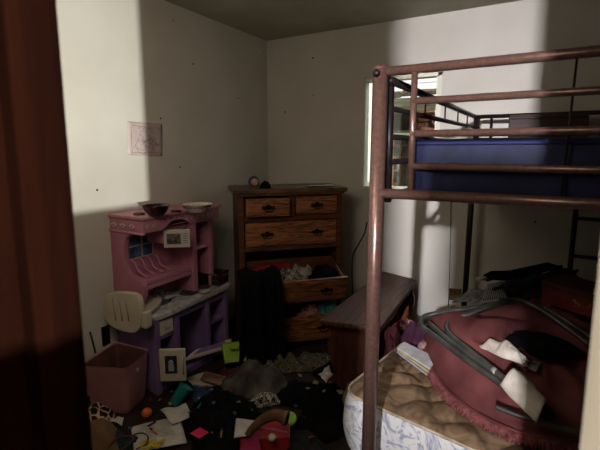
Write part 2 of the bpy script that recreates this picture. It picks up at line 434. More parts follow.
def band(per, z0, z1, bulge, mb, n=8, wob=0., seed=3):
    m = len(per); P = []
    dense = []
    for i in range(m):
        a, b2 = Vector((*per[i], 0)), Vector((*per[(i+1) % m], 0)); k = max(1, int((b2-a).length/.03))
        for j in range(k): dense.append(a.lerp(b2, j/k))
    m = len(dense)
    def fn(u, v):
        i = int(round(v*m)) % m; p = dense[i]; q = (dense[(i+1) % m]-dense[i-1]); nn = Vector((q.y, -q.x, 0)).normalized()
        t = u; s = math.sin(PI*t)**.6*bulge if 0 < t < 1 else 0
        s += wob*nz((p.x, p.y, t*.4), 9, seed)
        return (p.x+nn.x*s, p.y+nn.y*s, z0+(z1-z0)*t)
    mb.grid(fn, n, m+1)
    return dense
def rounded_mattress(name, w, l, h, loc, rz, mt, ms, mp, label, quilt=0., bulge=.012, seed=1, n=40, groupparts=True):
    root = empty(name, loc, rz, label, 'mattress')
    cr = .09
    mb = MB()
    per = []
    for cx, cy, a0 in ((w/2-cr, l/2-cr, 0), (-w/2+cr, l/2-cr, 90), (-w/2+cr, -l/2+cr, 180), (w/2-cr, -l/2+cr, 270)):
        for k in range(9): a = math.radians(a0+k*11.25); per.append((cx+cr*math.cos(a), cy+cr*math.sin(a)))
    def hgt(x, y):
        e = min(w/2-abs(x), l/2-abs(y)); e = max(0, e)
        z = h-.018*(1-min(1, e/.05))**2+.006*nz((x, y, 0), 4, seed)
        if quilt:
            a, b2 = (x*.75+y*.66)*PI/.15, (x*.75-y*.66)*PI/.15
            q = min(1, abs(math.sin(a+1.3*nz((x, y, 1), 3.5, 2))))**.4*min(1, abs(math.sin(b2+1.3*nz((x, y, 3), 3.5, 5))))**.4
            z += quilt*(q-.65)*min(1, e/.06)
        return z
    def sq(u, v):       # square to rounded rectangle
        x, y = (u-.5)*w, (v-.5)*l
        dx, dy = abs(x)-(w/2-cr), abs(y)-(l/2-cr)
        if dx > 0 and dy > 0:
            L = math.hypot(dx, dy); mx = max(dx, dy); s_ = mx/L if L else 1
            x = math.copysign(w/2-cr+dx*s_, x); y = math.copysign(l/2-cr+dy*s_, y)
        return (x, y, hgt(x, y))
    mb.grid(sq, n*2, n*2)
    part('top_panel', mb, mt, root, smooth=True)
    mb = MB(); d = band(per, 0.0, h-.018, bulge, mb, 12, .004 if quilt else .002); part('side_panel', mb, ms, root, smooth=True)
    mb = MB(); mb.tube([(p.x*1.003, p.y*1.003, h-.016) for p in d], .007, 8, closed=True); part('piping', mb, mp, root, smooth=True)
    return root
# top bunk mattress spans x -.42..1.4, y 1.53..3.0
rounded_mattress('mattress', 1.86, 1.46, .20, (.49, 2.27, 1.29), 0, M_blue, M_blue, mat('blue_piping', (34, 40, 92), (26, 30, 72), 8, .6), 'navy blue mattress lying on the top bunk behind the guard rails', bulge=.008)
o = MB().box((0, 0, .09), (.42, .05, .18)).box((0, -.02, .16), (.42, .03, .02)).build('headboard_panel', mat('brown_board', (64, 46, 42), (44, 30, 28), 6, .6, stretch=(1, 1, 5)), bevel=.006, loc=(.02, 2.97, 1.49))
tag(o, 'dark brown board standing against the far guard rail on the top bunk', 'board')

# ================================================================ LOWER MATTRESS
ANG = math.radians(-10)
lw, ll, lh = 1.35, 1.45, .31
c0 = Vector((-.755, 1.70, 0))
ctr = c0+Matrix.Rotation(ANG, 3, 'Z') @ Vector((lw/2, ll/2, 0))
rounded_mattress('mattress', lw, ll, lh, (ctr.x, ctr.y, 0), ANG, M_quilt, M_quiltside, mat('quilt_piping', (190, 176, 150), (150, 136, 110), 20, .7), 'quilted tan mattress with floral sides lying on the floor under the bunk', quilt=.028, bulge=.03, seed=4, n=60)

# ================================================================ ROSE SAUCER CHAIR
ch = empty('saucer_chair', (0, 2.0, .33), 0, 'folded saucer chair with fringed dusty rose seat and black tubes', 'chair')
co = Vector((0, 2.0, .33))
front = spl([at(425, 340, .40), at(429, 360, .385), at(442, 384, .375), at(468, 408, .37), at(505, 428, .37), at(540, 438, .37), at(580, 442, .37)], 8)
back = spl([at(438, 326, .52), at(446, 316, .58), at(470, 309, .62), at(500, 305, .64), at(530, 304, .64), at(560, 306, .64), at(598, 312, .64)], 8)
def cush(u, v):
    i = v*(len(front)-1); k = min(int(i), len(front)-2); t = i-k
    a = front[k].lerp(front[k+1], t); b2 = back[k].lerp(back[k+1], t)
    p = a.lerp(b2, u)
    z = .085*math.sin(PI*min(1, u*1.05))**.7+.035*nz((p.x, p.y, 0), 4.5, 3)+.028*(1-abs(nz((p.x, p.y, 0), 7, 9))*3)*min(1, u*6)
    if u == 0: z = 0
    return p+Vector((0, 0, z))-co
mb = MB(); mb.grid(cush, 50, 60); part('seat_cover', mb, M_rose, ch, smooth=True, solid=.01)
mb = MB(); K = 230
for k in range(K):
    i = k/(K-1)*(len(front)-1); q = min(int(i), len(front)-2); p = front[q].lerp(front[q+1], i-q)-co
    tdir = (front[q+1]-front[q]).normalized(); out = Vector((tdir.y, -tdir.x, 0)); out.normalize()
    if out.y > 0 and out.x > 0: out = -out
    L = .030+.012*random.random(); e = p+out*L*.75+Vector((random.uniform(-.006, .006), random.uniform(-.004, .004), -L*.75))
    for s_ in range(1):
        mb.tube([p+Vector((0, 0, .006)), p+out*L*.5+Vector((0, 0, -.004)), e], .0032, 5)
part('fringe', mb, M_rosef, ch, smooth=True)
mb = MB(); mb.tube([p-co+Vector((0, 0, .004)) for p in front], .008, 8); part('seam', mb, M_rose, ch, smooth=True)
def ctube(name, pts, r=.014): part(name, MB().tube([p-co for p in spl([at(*q) for q in pts], 8)], r, 12), M_tube, ch, smooth=True)
ctube('tube', [(505, 386, .52), (480, 369, .53), (455, 351, .54), (432, 334, .55), (422, 326, .56), (423, 318, .58), (434, 314, .60), (470, 308, .66), (515, 301, .70)])
ctube('tube', [(520, 393, .54), (497, 373, .55), (470, 351, .56), (451, 335, .57), (447, 327, .58), (452, 320, .60), (470, 314, .64), (500, 303, .70), (515, 300, .71), (530, 304, .70), (552, 317, .67), (590, 345, .60)])
ctube('tube', [(508, 382, .545), (480, 362, .55), (453, 343, .56), (429, 323, .57)], .012)
ctube('tube', [(496, 407, .46), (520, 416, .46), (548, 424, .46), (578, 432, .46)], .010)
ctube('tube', [(545, 308, .70), (562, 318, .68), (592, 338, .63)], .010)
a, b2 = at(493, 369.5, .553), at(498, 374, .549)
part('white_band', MB().tube([a-co, b2-co], .0138, 12), M_label, ch, smooth=True)

# things on the chair
o = heap('washcloth', M_whitecloth, at(507, 355, .575), .11, .055, .045, 5, fold=1.2, rz=-.35, irr=.5); tag(o, 'crumpled white washcloth lying on the rose chair seat', 'cloth')
o = sheet('plastic_bag', mat('clear_plastic', (150, 142, 134), (120, 110, 104), 22, .3, alpha=.75), [at(520, 364, .55), at(536, 372, .55), at(542, 362, .56), at(526, 358, .56)], 3, .02, .02); tag(o, 'small clear plastic wrapper beside the white washcloth', 'wrapper')
mb = MB()
pl = [at(500, 386, .56), at(512, 380, .58), at(525, 374, .57)]
pr = [at(536, 424, .50), at(545, 414, .53), at(550, 404, .51)]
def sl(u, v):
    a = pl[0]*(1-v)**2+pl[1]*2*v*(1-v)+pl[2]*v*v; b3 = pr[0]*(1-v)**2+pr[1]*2*v*(1-v)+pr[2]*v*v
    p = a.lerp(b3, u); return p+Vector((0, 0, .045*math.sin(PI*v)+.008*nz(tuple(p), 18, 2)))
mb.grid(sl, 14, 14)
lg = mb.build('sock', M_whitecloth, smooth=True, solid=.006); tag(lg, 'long pale grey sock with black toe draped over the black tubes', 'sock')
mb = MB(); mid = (pr[0]+pr[2])/2+Vector((0, 0, .012))
dr = ((pr[0]+pr[2])/2-(pl[0]+pl[2])/2).normalized()
tt = part('toe', MB().ball((0, 0, 0), .029, 16, (1.0, .9, .7)), M_black, lg, smooth=True); tt.location = mid+dr*.012-lg.location
o = heap('black_cloth', M_black, at(538, 345, .58), .15, .12, .05, 8, fold=.6); tag(o, 'flat black cloth added for the dark shadow on the rose chair seat', 'garment')  # black heap put in as the shadow blob on the seat

# pile behind the chair
o = heap('dark_blanket', M_black, Vector((.05, 2.72, .30)), .42, .34, .30, 12, fold=.35, irr=.1); tag(o, 'dark blanket heaped on the mattress behind the rose chair', 'blanket')
o = heap('teal_jacket', M_dkteal, Vector((.10, 2.78, .60)), .34, .2, .10, 15, rz=.2, fold=.8); tag(o, 'dark teal jacket crumpled on top of the blanket heap', 'jacket')
def bundle(name, a, b2, r, m, mh, label, cat):
    a, b2 = Vector(a), Vector(b2); root = empty(name, a, 0, label, cat)
    d = b2-a; P = [d*t for t in (0, .08, .3, .55, .8, .95, 1.)]
    P = [p+Vector((0, 0, .012*math.sin(i*2.1))) for i, p in enumerate(P)]
    part('canopy', MB().tube(P, r, 9, rr=[r*.75, r*.9, r*1.1, r, r*.9, r*.55, r*.25]), m, root, smooth=True)
    part('handle', MB().tube([P[0]-d*.12, P[0]+d*.02], r*.35, 10), mh, root, smooth=True)
    part('strap', MB().tube([P[2]-d*.012, P[2]+d*.012], r*1.13, 12), M_bedd, root, smooth=True)
    return root
bundle('umbrella', at(486, 278, .72), at(562, 266, .74), .030, M_black, M_label, 'folded black umbrella with pale handle lying across the pile top', 'umbrella')
bundle('umbrella', at(503, 287, .70), at(578, 270, .74), .026, M_dkteal, M_bedd, 'folded dark teal umbrella lying below the black umbrella', 'umbrella')
o = sheet('magazine', mat('magazine_cover', (128, 124, 116), (40, 40, 42), 22, .5, distort=2), [at(452, 301, .58), at(478, 301, .60), at(494, 290, .62), at(470, 290, .60)], 4, .01, .01, thick=.006); tag(o, 'grey magazine lying left of the umbrellas behind the black tubes', 'magazine')
o = sheet('magazine', mat('magazine_striped', (150, 148, 140), (50, 48, 50), 30, .5, tex='wave'), [at(482, 298, .64), at(507, 298, .65), at(503, 282, .67), at(488, 284, .66)], 7, .02, .02, thick=.006); tag(o, 'striped grey and white magazine bent under the black umbrella', 'magazine')
o = MB().box((0, 0, .035), (.07, .012, .07), .3).build('envelope', mat('kraft_envelope', (112, 92, 58), (92, 72, 42), 8, .8), loc=at(455, 300, .55)); tag(o, 'tan envelope standing upright at the left end of the pile', 'envelope')
p0 = at(545, 302, .69)
bx = empty('gift_box', p0, 0, 'dark red gift box with gold glitter flowers at right of pile', 'box')
bx.rotation_euler = (0, 0, -.55)
part('box_body', MB().box((.14, .08, .045), (.30, .20, .09)), M_redbox, bx, bevel=.004)
part('lid', MB().box((.14, .08, .10), (.31, .21, .03)), mat('red_lid', (76, 32, 28), (52, 20, 18), 9, .5), bx, bevel=.004)
mb = MB()
for k in range(26):
    x = .14+random.gauss(.05, .035); z = .05+random.gauss(0, .018)
    if 0 < x < .29 and .01 < z < .085: mb.box((x, -.021, z), (.007, .003, .007), 0)
part('glitter', mb, M_glit, bx)
# paper stack and cloths at the left of the chair
for i, (lab, c3) in enumerate((('lilac white booklet at the bottom of the fanned booklets on quilted mattress', (178, 172, 190)), ('cream yellow booklet in the middle of the fanned booklets on quilted mattress', (196, 184, 128)), ('white booklet on top of the fanned booklets on quilted mattress', (206, 202, 204)))):
    z = .365+.014*i; dx = i*1.5-1
    mb = MB(); P = [at(395+dx, 351-i, z), at(402+dx, 345-i, z), at(436+dx, 364-i*2, z), at(428+dx, 376-i*3, z)]
    vs = [p for p in P]+[p+Vector((0, 0, .009)) for p in P]
    mb.add(vs, [(0, 3, 2, 1), (4, 5, 6, 7), (0, 1, 5, 4), (1, 2, 6, 5), (2, 3, 7, 6), (3, 0, 4, 7)])
    o = mb.build('booklet', mat('booklet_%d' % i, c3, tuple(v*.86 for v in c3), 20, .7, stretch=(1, 1, 8)), bevel=.001); tag(o, lab, 'booklet')
o = heap('plum_garment', M_plum, at(414, 342, .36), .09, .10, .08, 21, fold=.9); tag(o, 'crumpled plum purple garment behind the fanned booklets', 'garment')
o = heap('pale_sock', mat('pale_pink_cloth', (170, 140, 130), (120, 90, 84), 16, .9), at(424, 349, .375), .030, .035, .035, 23, fold=.8); tag(o, 'small pale sock ball between the plum garment and rose chair', 'sock')
o = heap('red_white_cloth', mat('red_white_cloth', (170, 150, 146), (110, 34, 44), 14, .9, contrast=(.45, .5)), at(410, 329, .33), .10, .05, .06, 24, fold=.9); tag(o, 'red and white cloth lying beyond the plum garment', 'cloth')

# ================================================================ DRESSER (stands across the corner)
A = at(233, 190, 1.175); B = at(348, 187, 1.175); d = (B-A); d.z = 0; W = d.length; d.normalize(); ang = math.atan2(d.y, d.x)
dr = empty('dresser', (A.x+d.x*W/2-d.y*.03, A.y+d.y*W/2+d.x*.03, 0), ang, 'oak dresser standing across the room corner with open drawers', 'dresser')
# local: x along the front, y into depth, front plane y=0
bw, bd, bh = .79, .38, 1.14
DL = [(-bw/2, bw/2)]
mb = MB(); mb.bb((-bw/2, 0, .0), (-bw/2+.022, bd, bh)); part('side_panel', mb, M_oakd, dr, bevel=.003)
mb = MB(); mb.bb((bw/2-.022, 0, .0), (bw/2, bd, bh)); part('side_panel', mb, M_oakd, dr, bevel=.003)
part('back_panel', MB().bb((-bw/2+.022, bd-.012, .02), (bw/2-.022, bd, bh)), M_oakd, dr)
mb = MB(); mb.bb((-W/2, -.035, bh), (W/2, bd+.01, bh+.035)); mb.bb((-W/2+.02, -.022, bh-.018), (W/2-.02, bd, bh))
part('top', mb, M_top, dr, bevel=.008)
mb = MB()
rows = [(.975, 1.118), (.748, .935), (.505, .715), (.285, .475), (.055, .255)]
mb.bb((-bw/2, -.008, 0), (-bw/2+.04, .02, bh-.015)); mb.bb((bw/2-.04, -.008, 0), (bw/2, .02, bh-.015))
for z0, z1 in ((1.118, bh-.012), (.935, .975), (.715, .748), (.475, .505), (.255, .285), (0, .055)): mb.bb((-bw/2+.04, -.004, z0), (bw/2-.04, .02, z1))
mb.bb((-.022, -.004, .975), (.022, .02, 1.118))
part('face_frame', mb, mat('frame_wood_gap_shade', (108, 66, 40), (64, 38, 22), 5, .45, stretch=(1.2, 6, 14), distort=1), dr, bevel=.002)  # frame coloured darker to read as the shaded gaps round the drawers
def drawer(x0, x1, z0, z1, pull, handles, tilt=0., front_only=False):
    w = x1-x0; h = z1-z0; cx = (x0+x1)/2
    root = MB(); y0 = -.016
    root.bb((-w/2+.006, y0, .006), (w/2-.006, y0+.02, h-.006))
    # raised panel on the front
    root.bb((-w/2+.022, y0-.006, .020), (w/2-.022, y0, h-.020))
    o = root.build('drawer', M_oak, parent=dr, bevel=.005)
    o.location = (cx, -pull, z0); o.rotation_euler.x = tilt
    mb = MB(); dd = .34; t = .012; hh = h*.8
    mb.bb((-w/2+.012, y0+.02, .01), (-w/2+.012+t, dd, hh)); mb.bb((w/2-.012-t, y0+.02, .01), (w/2-.012, dd, hh)); mb.bb((-w/2+.012, dd-t, .01), (w/2-.012, dd, hh)); mb.bb((-w/2+.012, y0+.02, .01), (w/2-.012, dd, .018))
    part('drawer_box', mb, M_inside, o)
    for hx in handles:
        m2 = MB(); zc = h/2; yy = y0-.008
        # lobed back plate, two posts and a drooping bail
        m2.prism([(hx-.052, zc), (hx-.040, zc+.013), (hx-.022, zc+.010), (hx-.010, zc+.021), (hx, zc+.026), (hx+.010, zc+.021), (hx+.022, zc+.010), (hx+.040, zc+.013), (hx+.052, zc), (hx+.040, zc-.011), (hx+.02, zc-.010), (hx, zc-.018), (hx-.02, zc-.010), (hx-.04, zc-.011)], 0, .003,
                 Matrix.Translation((0, yy+.002, 0)) @ Matrix.Rotation(PI/2, 4, 'X'))
        for s_ in (-1, 1): m2.tube([(hx+s_*.034, yy, zc), (hx+s_*.034, yy-.014, zc)], .005, 8)
        m2.tube(spl([(hx-.034, yy-.013, zc), (hx-.030, yy-.016, zc-.014), (hx-.015, yy-.017, zc-.021), (hx+.015, yy-.017, zc-.021), (hx+.030, yy-.016, zc-.014), (hx+.034, yy-.013, zc)], 4), .0035, 8)
        part('handle', m2, M_brass, o, smooth=False)
    return o
drawer(-bw/2+.042, -.024, *rows[0], .045, (0,), .05)
drawer(.024, bw/2-.042, *rows[0], .0, (0,))
drawer(-bw/2+.042, bw/2-.042, *rows[1], .0, (-.19, .19))
drawer(-bw/2+.042, bw/2-.042, .375, .570, .20, (-.19, .19), .30)
MB().bb((-bw/2+.03, .03, .03), (bw/2-.03, .05, 1.11)).build('inner_shadow_panel', M_shade, dr) if False else None
drawer(-bw/2+.042, bw/2-.042, *rows[3], .0, (-.19, .19))
drawer(-bw/2+.042, bw/2-.042, *rows[4], .16, (-.19, .19))
Md = Matrix.Translation(dr.location) @ Matrix.Rotation(ang, 4, 'Z')
def dp(x, y, z): return Md @ Vector((x, y, z))
# clothes in and over the drawers
o = heap('zebra_shirt', M_zebra, dp(-.06, -.10, .49), .15, .08, .085, 31, rz=ang, fold=.8); tag(o, 'black and white patterned shirt spilling in the open dresser drawer', 'shirt')
o = heap('white_shirt', mat('offwhite_cloth', (176, 166, 148), (120, 110, 98), 12, .9), dp(.06, -.03, .52), .09, .06, .08, 35, rz=ang, fold=.9); tag(o, 'off white shirt behind the black and white shirt in the drawer', 'shirt')
o = heap('black_sweater', M_black, dp(.22, -.09, .47), .13, .10, .11, 32, rz=ang, fold=.5); tag(o, 'black sweater filling the right side of the open drawer', 'sweater')
o = heap('red_shirt', mat('red_shirt_cloth', (170, 22, 52), (130, 12, 36), 12, .9), dp(-.12, .06, .55), .15, .022, .04, 33, rz=ang, fold=.3); tag(o, 'bright red shirt at the back of the open drawer', 'shirt')
o = heap('black_tee', M_black, dp(-.25, -.10, .47), .10, .11, .09, 36, rz=ang, fold=.6); tag(o, 'black tee bunched at the left of the open drawer', 'shirt')
o = heap('pink_print_shirt', M_pinktee, dp(.10, -.10, .18), .11, .06, .12, 34, rz=ang, fold=.9); tag(o, 'pink printed shirt lying in the bottom dresser drawer', 'shirt')
o = heap('teal_shirt', M_tealtee, dp(.24, -.09, .19), .09, .06, .13, 38, rz=ang, fold=1.); tag(o, 'teal shirt bunched in the right of the bottom drawer', 'shirt')
# black coat hanging over the drawer fronts down to the floor
mb = MB()
def coat(u, v):
    x = -.43+.28*v+.05*u*math.sin(v*5)+(.09*u*(v-.3)); y = -.31-.07*u-.018*math.sin(v*19+u*2)-.01*math.sin(v*41)
    z = .63*(1-u)**.9+.012
    if u < .12: y += (.12-u)*1.3; z = .63+.03*math.sin(v*9)*(.12-u)*5
    return dp(x, y+.03*nz((x*3, u*3, 0), 2, 4), z)
mb.grid(coat, 34, 44)
o = mb.build('black_coat', M_black, smooth=True, solid=.02); tag(o, 'black coat hanging from the open drawer down the left dresser front', 'coat')
# on the dresser top
gl = dp(-.27, .05, 1.176)
gb = empty('snow_globe', gl, ang, 'small blue and tan round ornament on the left of the dresser top', 'ornament')
part('base', MB().lathe([(0, 0), (.030, 0), (.030, .008), (.022, .014), (0, .014)]), M_brown, gb, smooth=True)
part('ball', MB().ball((0, 0, .048), .042, 24), mat('ornament_blue', (64, 74, 116), (36, 40, 70), 16, .3, distort=1), gb, smooth=True)
part('face', MB().lathe([(0, .004), (.022, .003), (.026, 0)], (0, -.038, .048), 20, Matrix.Rotation(PI/2, 4, 'X')), mat('ornament_tan', (176, 150, 118), (140, 100, 84), 30, .5), gb, smooth=True)
o = heap('black_pouch', M_black, dp(-.185, .05, 1.175), .045, .035, .05, 41, fold=.4, irr=.1); tag(o, 'small black pouch beside the round blue ornament', 'pouch')
o = sheet('lace_runner', mat('lace_cloth', (160, 148, 128), (96, 80, 64), 34, .9), [dp(-.2, .03, 1.178), dp(.36, .04, 1.178), dp(.38, .20, 1.178), dp(-.2, .2, 1.178)], 9, .004, .0, thick=.002); tag(o, 'pale lace runner lying flat on the dresser top', 'runner')
o = sheet('envelope', M_paper, [dp(.12, .0, 1.188), dp(.33, .0, 1.188), dp(.35, .08, 1.188), dp(.14, .09, 1.188)], 5, .004, .002, thick=.002); tag(o, 'white envelope lying on the runner at right of dresser top', 'envelope')

# ================================================================ BENCH
zt = .47
b0 = [at(319, 320, zt), at(380, 328, zt), at(417, 280, zt), at(383, 271, zt)]
bn = empty('bench', (b0[0].x*.5+b0[2].x*.5, b0[0].y*.5+b0[2].y*.5, 0), 0, 'dark wooden bench with scalloped end legs between dresser and bunk bed', 'bench')
bo = bn.location
mb = MB(); vs = [p-bo for p in b0]; 
mb.add([v-Vector((0, 0, .028)) for v in vs]+vs, [(0, 3, 2, 1), (4, 5, 6, 7), (0, 1, 5, 4), (1, 2, 6, 5), (2, 3, 7, 6), (3, 0, 4, 7)])
part('bench_top', mb, M_bench, bn, bevel=.006)
ax = ((b0[3]-b0[0])).normalized(); ln = (b0[3]-b0[0]).length; wd = (b0[1]-b0[0]); wl = wd.length; wx = wd.normalized()
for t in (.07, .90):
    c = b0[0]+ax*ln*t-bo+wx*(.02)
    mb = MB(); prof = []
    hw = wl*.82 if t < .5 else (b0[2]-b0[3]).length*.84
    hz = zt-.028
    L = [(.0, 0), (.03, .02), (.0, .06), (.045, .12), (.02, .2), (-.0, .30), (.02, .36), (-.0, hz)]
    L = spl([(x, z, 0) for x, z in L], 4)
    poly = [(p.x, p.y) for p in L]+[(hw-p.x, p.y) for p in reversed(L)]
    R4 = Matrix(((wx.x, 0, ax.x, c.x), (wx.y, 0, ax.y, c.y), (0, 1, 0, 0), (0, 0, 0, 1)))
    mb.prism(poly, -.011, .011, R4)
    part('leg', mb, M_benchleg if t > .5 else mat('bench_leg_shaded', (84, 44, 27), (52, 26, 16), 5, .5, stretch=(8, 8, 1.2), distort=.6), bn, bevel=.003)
mb = MB(); c = b0[0]-bo+wx*wl*.45
mb.tube([c+ax*ln*.07-Vector((0, 0, .27)), c+ax*ln*.9-Vector((0, 0, .27))], .02, 4); part('stretcher', mb, M_benchleg, bn)
o = heap('plum_scarf', mat('dark_red_scarf', (84, 30, 38), (50, 16, 22), 12, .9), (-.80, 2.62, 0), .07, .10, .25, 51, fold=.5); tag(o, 'dark red scarf heaped on the floor beside the bench', 'scarf')

# ================================================================ TOY KITCHEN
FX = -1.90; WXk = LW+.005; Y0, Y1 = 1.555, 2.20
kt = empty('toy_kitchen', (-2.07, 1.88, 0), 0, 'pink and purple plastic toy kitchen against the left wall', 'toy kitchen')
ko = Vector((-2.07, 1.88, 0))
class KB(MB):
    def build(s, name, m, **k):
        s.v = [v-ko for v in s.v]; return MB.build(s, name, m, parent=kt, **k)
b = KB(); b.bb((WXk, Y0, 0), (FX+.01, Y0+.03, .47)); b.build('side_panel', M_purple, bevel=.006)
b = KB(); b.bb((WXk, Y1-.03, 0), (FX, Y1, .47)); b.build('side_panel', M_purple, bevel=.006)
b = KB(); b.bb((WXk, Y0+.03, 0), (WXk+.02, Y1-.03, .46)); b.build('back_panel', M_purple)
b = KB()
b.bb((FX-.03, Y0-.008, 0), (FX+.018, Y0+.03, .46)); b.bb((FX-.03, Y0+.03, .325), (FX+.004, 1.70, .46)); b.bb((FX-.03, Y0+.03, 0), (FX+.004, 1.70, .07))
b.bb((FX-.03, 1.70, 0), (FX+.012, 1.745, .46)); b.bb((FX-.03, 1.745, .41), (FX+.004, Y1-.03, .46)); b.bb((FX-.03, 1.745, 0), (FX+.004, Y1-.03, .05))
b.bb((FX-.03, 1.985, 0), (FX+.012, 2.02, .46)); b.bb((FX-.03, Y1-.03, 0), (FX+.012, Y1+.005, .46))
b.build('front_frame', M_purple, bevel=.005)
b = KB(); b.bb((WXk+.02, 2.02, .255), (FX-.002, Y1-.03, .275)); b.build('shelf', M_purple)
b = KB(); b.bb((WXk+.02, 1.70, .0), (FX-.03, 1.715, .45)); b.build('divider', M_purple)
b = KB(); b.bb((WXk+.02, 1.99, .0), (FX-.03, 2.005, .45)); b.build('divider', M_purple)
# drawer front with label
b = KB(); b.bb((FX+.004, Y0+.035, .355), (FX+.016, 1.69, .445)); dw = b.build('drawer', M_cream, bevel=.006)
b = MB(); b.bb(Vector((FX+.016, Y0+.055, .375))-ko, Vector((FX+.018, 1.67, .425))-ko); part('label_panel', b, M_label, dw)
b = MB()
for k in range(3): b.bb(Vector((FX+.018, Y0+.065, .385+k*.013))-ko, Vector((FX+.0186, 1.66-.02*k, .389+k*.013))-ko)
part('label_print', b, M_darkpic, dw)
# small oven door standing open
hx, hy = FX+.02, Y0+.012
od = MB().bb((0, -.012, 0), (.155, .008, .205)).build('oven_door', M_cream, parent=kt, bevel=.008)
od.location = Vector((hx, hy, .085))-ko; od.rotation_euler.z = math.radians(33)
part('picture', MB().bb((.035, -.0145, .055), (.105, -.0118, .165)), M_darkpic, od)
b = MB()
b.ball((.07, -.015, .125), .015, 10, (1, .3, 1)); b.bb((.055, -.0165, .07), (.086, -.0145, .112)); part('figure', b, mat('pale_blue_print', (128, 148, 190), (170, 160, 150), 30, .5), od)
b = MB(); b.tube([(.140, -.012, .05), (.140, -.028, .06), (.140, -.028, .145), (.140, -.012, .155)], .005, 8); part('handle', b, M_label, od, smooth=True)
# drop-down door lying open
P = [at(184, 362, .10), at(231, 348, .10), at(232, 341, .13), at(196, 352, .13)]
b = KB(); b.add(P+[p+Vector((0, 0, .022)) for p in P], [(0, 3, 2, 1), (4, 5, 6, 7), (0, 1, 5, 4), (1, 2, 6, 5), (2, 3, 7, 6), (3, 0, 4, 7)])
dd_ = b.build('drop_door', mat('pale_pink_plastic', (206, 186, 186), (190, 170, 172), 6, .5), bevel=.006)
cc = sum(P, Vector())/4; P2 = [cc.lerp(p, .66)+Vector((0, 0, .0225)) for p in P]
b = MB(); b.add([p-ko for p in P2]+[p-ko+Vector((0, 0, .003)) for p in P2], [(0, 3, 2, 1), (4, 5, 6, 7), (0, 1, 5, 4), (1, 2, 6, 5), (2, 3, 7, 6), (3, 0, 4, 7)]); part('door_inset', b, M_purple, dd_)
# counter with rounded sink end
cp = [(WXk, Y0-.01), (-2.06, Y0-.015), (-1.97, Y0-.02), (-1.90, Y0-.012), (-1.868, Y0+.03), (-1.862, Y0+.12), (-1.868, 1.80), (-1.872, 2.20), (-1.89, 2.25), (-1.93, 2.265), (WXk, 2.265)]
b = KB(); b.prism(cp, .462, .500); b.build('countertop', M_counter, bevel=.009)
# sink rim and basin
b = KB(); b.tube([(-2.02+.075*math.cos(a), 1.70+.10*math.sin(a), .503) for a in [i*PI/12 for i in range(24)]], .007, 8, closed=True); sk = b.build('sink_rim', M_counter, smooth=True)
b = KB(); b.lathe([(0, .5012), (.07, .5012)], (-2.02, 1.70, 0), 24, Matrix.Diagonal((1, 1.35, 1, 1))); b.build('basin', mat('basin_grey', (90, 86, 92), (74, 70, 76), 8, .5))
tp = at(163, 300, .50)
b = KB(); b.tube(spl([tp, tp+Vector((0, -.005, .05)), tp+Vector((.0, -.02, .075)), tp+Vector((.0, -.05, .085)), tp+Vector((.01, -.075, .07))], 5), .013, 10); b.tube([tp+Vector((-.01, .05, 0)), tp+Vector((-.01, .05, .04))], .012, 10); b.build('tap', M_steel, smooth=True)
for yy in (1.93, 2.07):
    b = KB(); b.lathe([(0, .508), (.052, .508), (.056, .504), (.056, .5)], (-2.0, yy, 0), 24); bu = b.build('burner', mat('burner_grey', (74, 70, 74), (50, 48, 52), 20, .5), smooth=True)
# upper back panel and side wing with a scooped edge
b = KB(); b.bb((WXk, Y0+.02, .50), (WXk+.10, Y1-.06, 1.0)); b.build('back_panel', M_pink)
prof = spl([(-1.97, 1.0, 0), (-1.99, .975, 0), (-2.06, .96, 0), (-2.11, .92, 0), (-2.13, .84, 0), (-2.125, .77, 0), (-2.08, .71, 0), (-1.985, .685, 0), (-1.965, .62, 0), (-1.99, .56, 0), (-2.03, .50, 0)], 4)
poly = [(WXk+.0, .50), (WXk+.0, 1.0)]+[(p.x, p.y) for p in prof]
M4 = Matrix(((1, 0, 0, 0), (0, 0, 1, Y0), (0, 1, 0, 0), (0, 0, 0, 1)))
b = KB(); b.prism(poly, 0, .03, M4); b.build('side_wing', M_pink, bevel=.005)
# ledge
b = KB(); b.bb((WXk+.02, Y0+.02, .655), (-1.975, 1.96, .685)); b.bb((-1.995, Y0+.02, .625), (-1.975, 1.96, .655)); b.build('ledge', M_pink, bevel=.006)
# dish rack ribs sweeping down to the ledge
for k in range(4):
    y = Y0+.06+k*.058
    b = KB(); b.tube(spl([(WXk+.10, y, .775), (WXk+.115, y+.008, .77), (WXk+.13, y+.012, .745), (WXk+.15, y+.015, .71), (WXk+.225, y+.015, .690)], 5), .008, 8); b.build('rack_rib', M_pink, smooth=True)
# window in the back panel
wpz = [(Y0+.05, .79), (Y0+.22, .79), (Y0+.22, .945), (Y0+.10, .945), (Y0+.065, .92), (Y0+.05, .87)]
Mx = Matrix(((0, 0, 1, WXk+.10), (1, 0, 0, 0), (0, 1, 0, 0), (0, 0, 0, 1)))
b = KB(); b.prism(wpz, 0, .003, Mx); b.build('window_pane', M_bluepane)
b = KB(); b.bb((WXk+.102, Y0+.05, .862), (WXk+.108, Y0+.22, .869)); b.bb((WXk+.102, Y0+.137, .79), (WXk+.108, Y0+.144, .945)); b.bb((WXk+.102, Y0+.05, .784), (WXk+.108, Y0+.225, .791)); b.bb((WXk+.102, Y0+.22, .79), (WXk+.108, Y0+.227, .945)); b.build('window_bars', M_label)
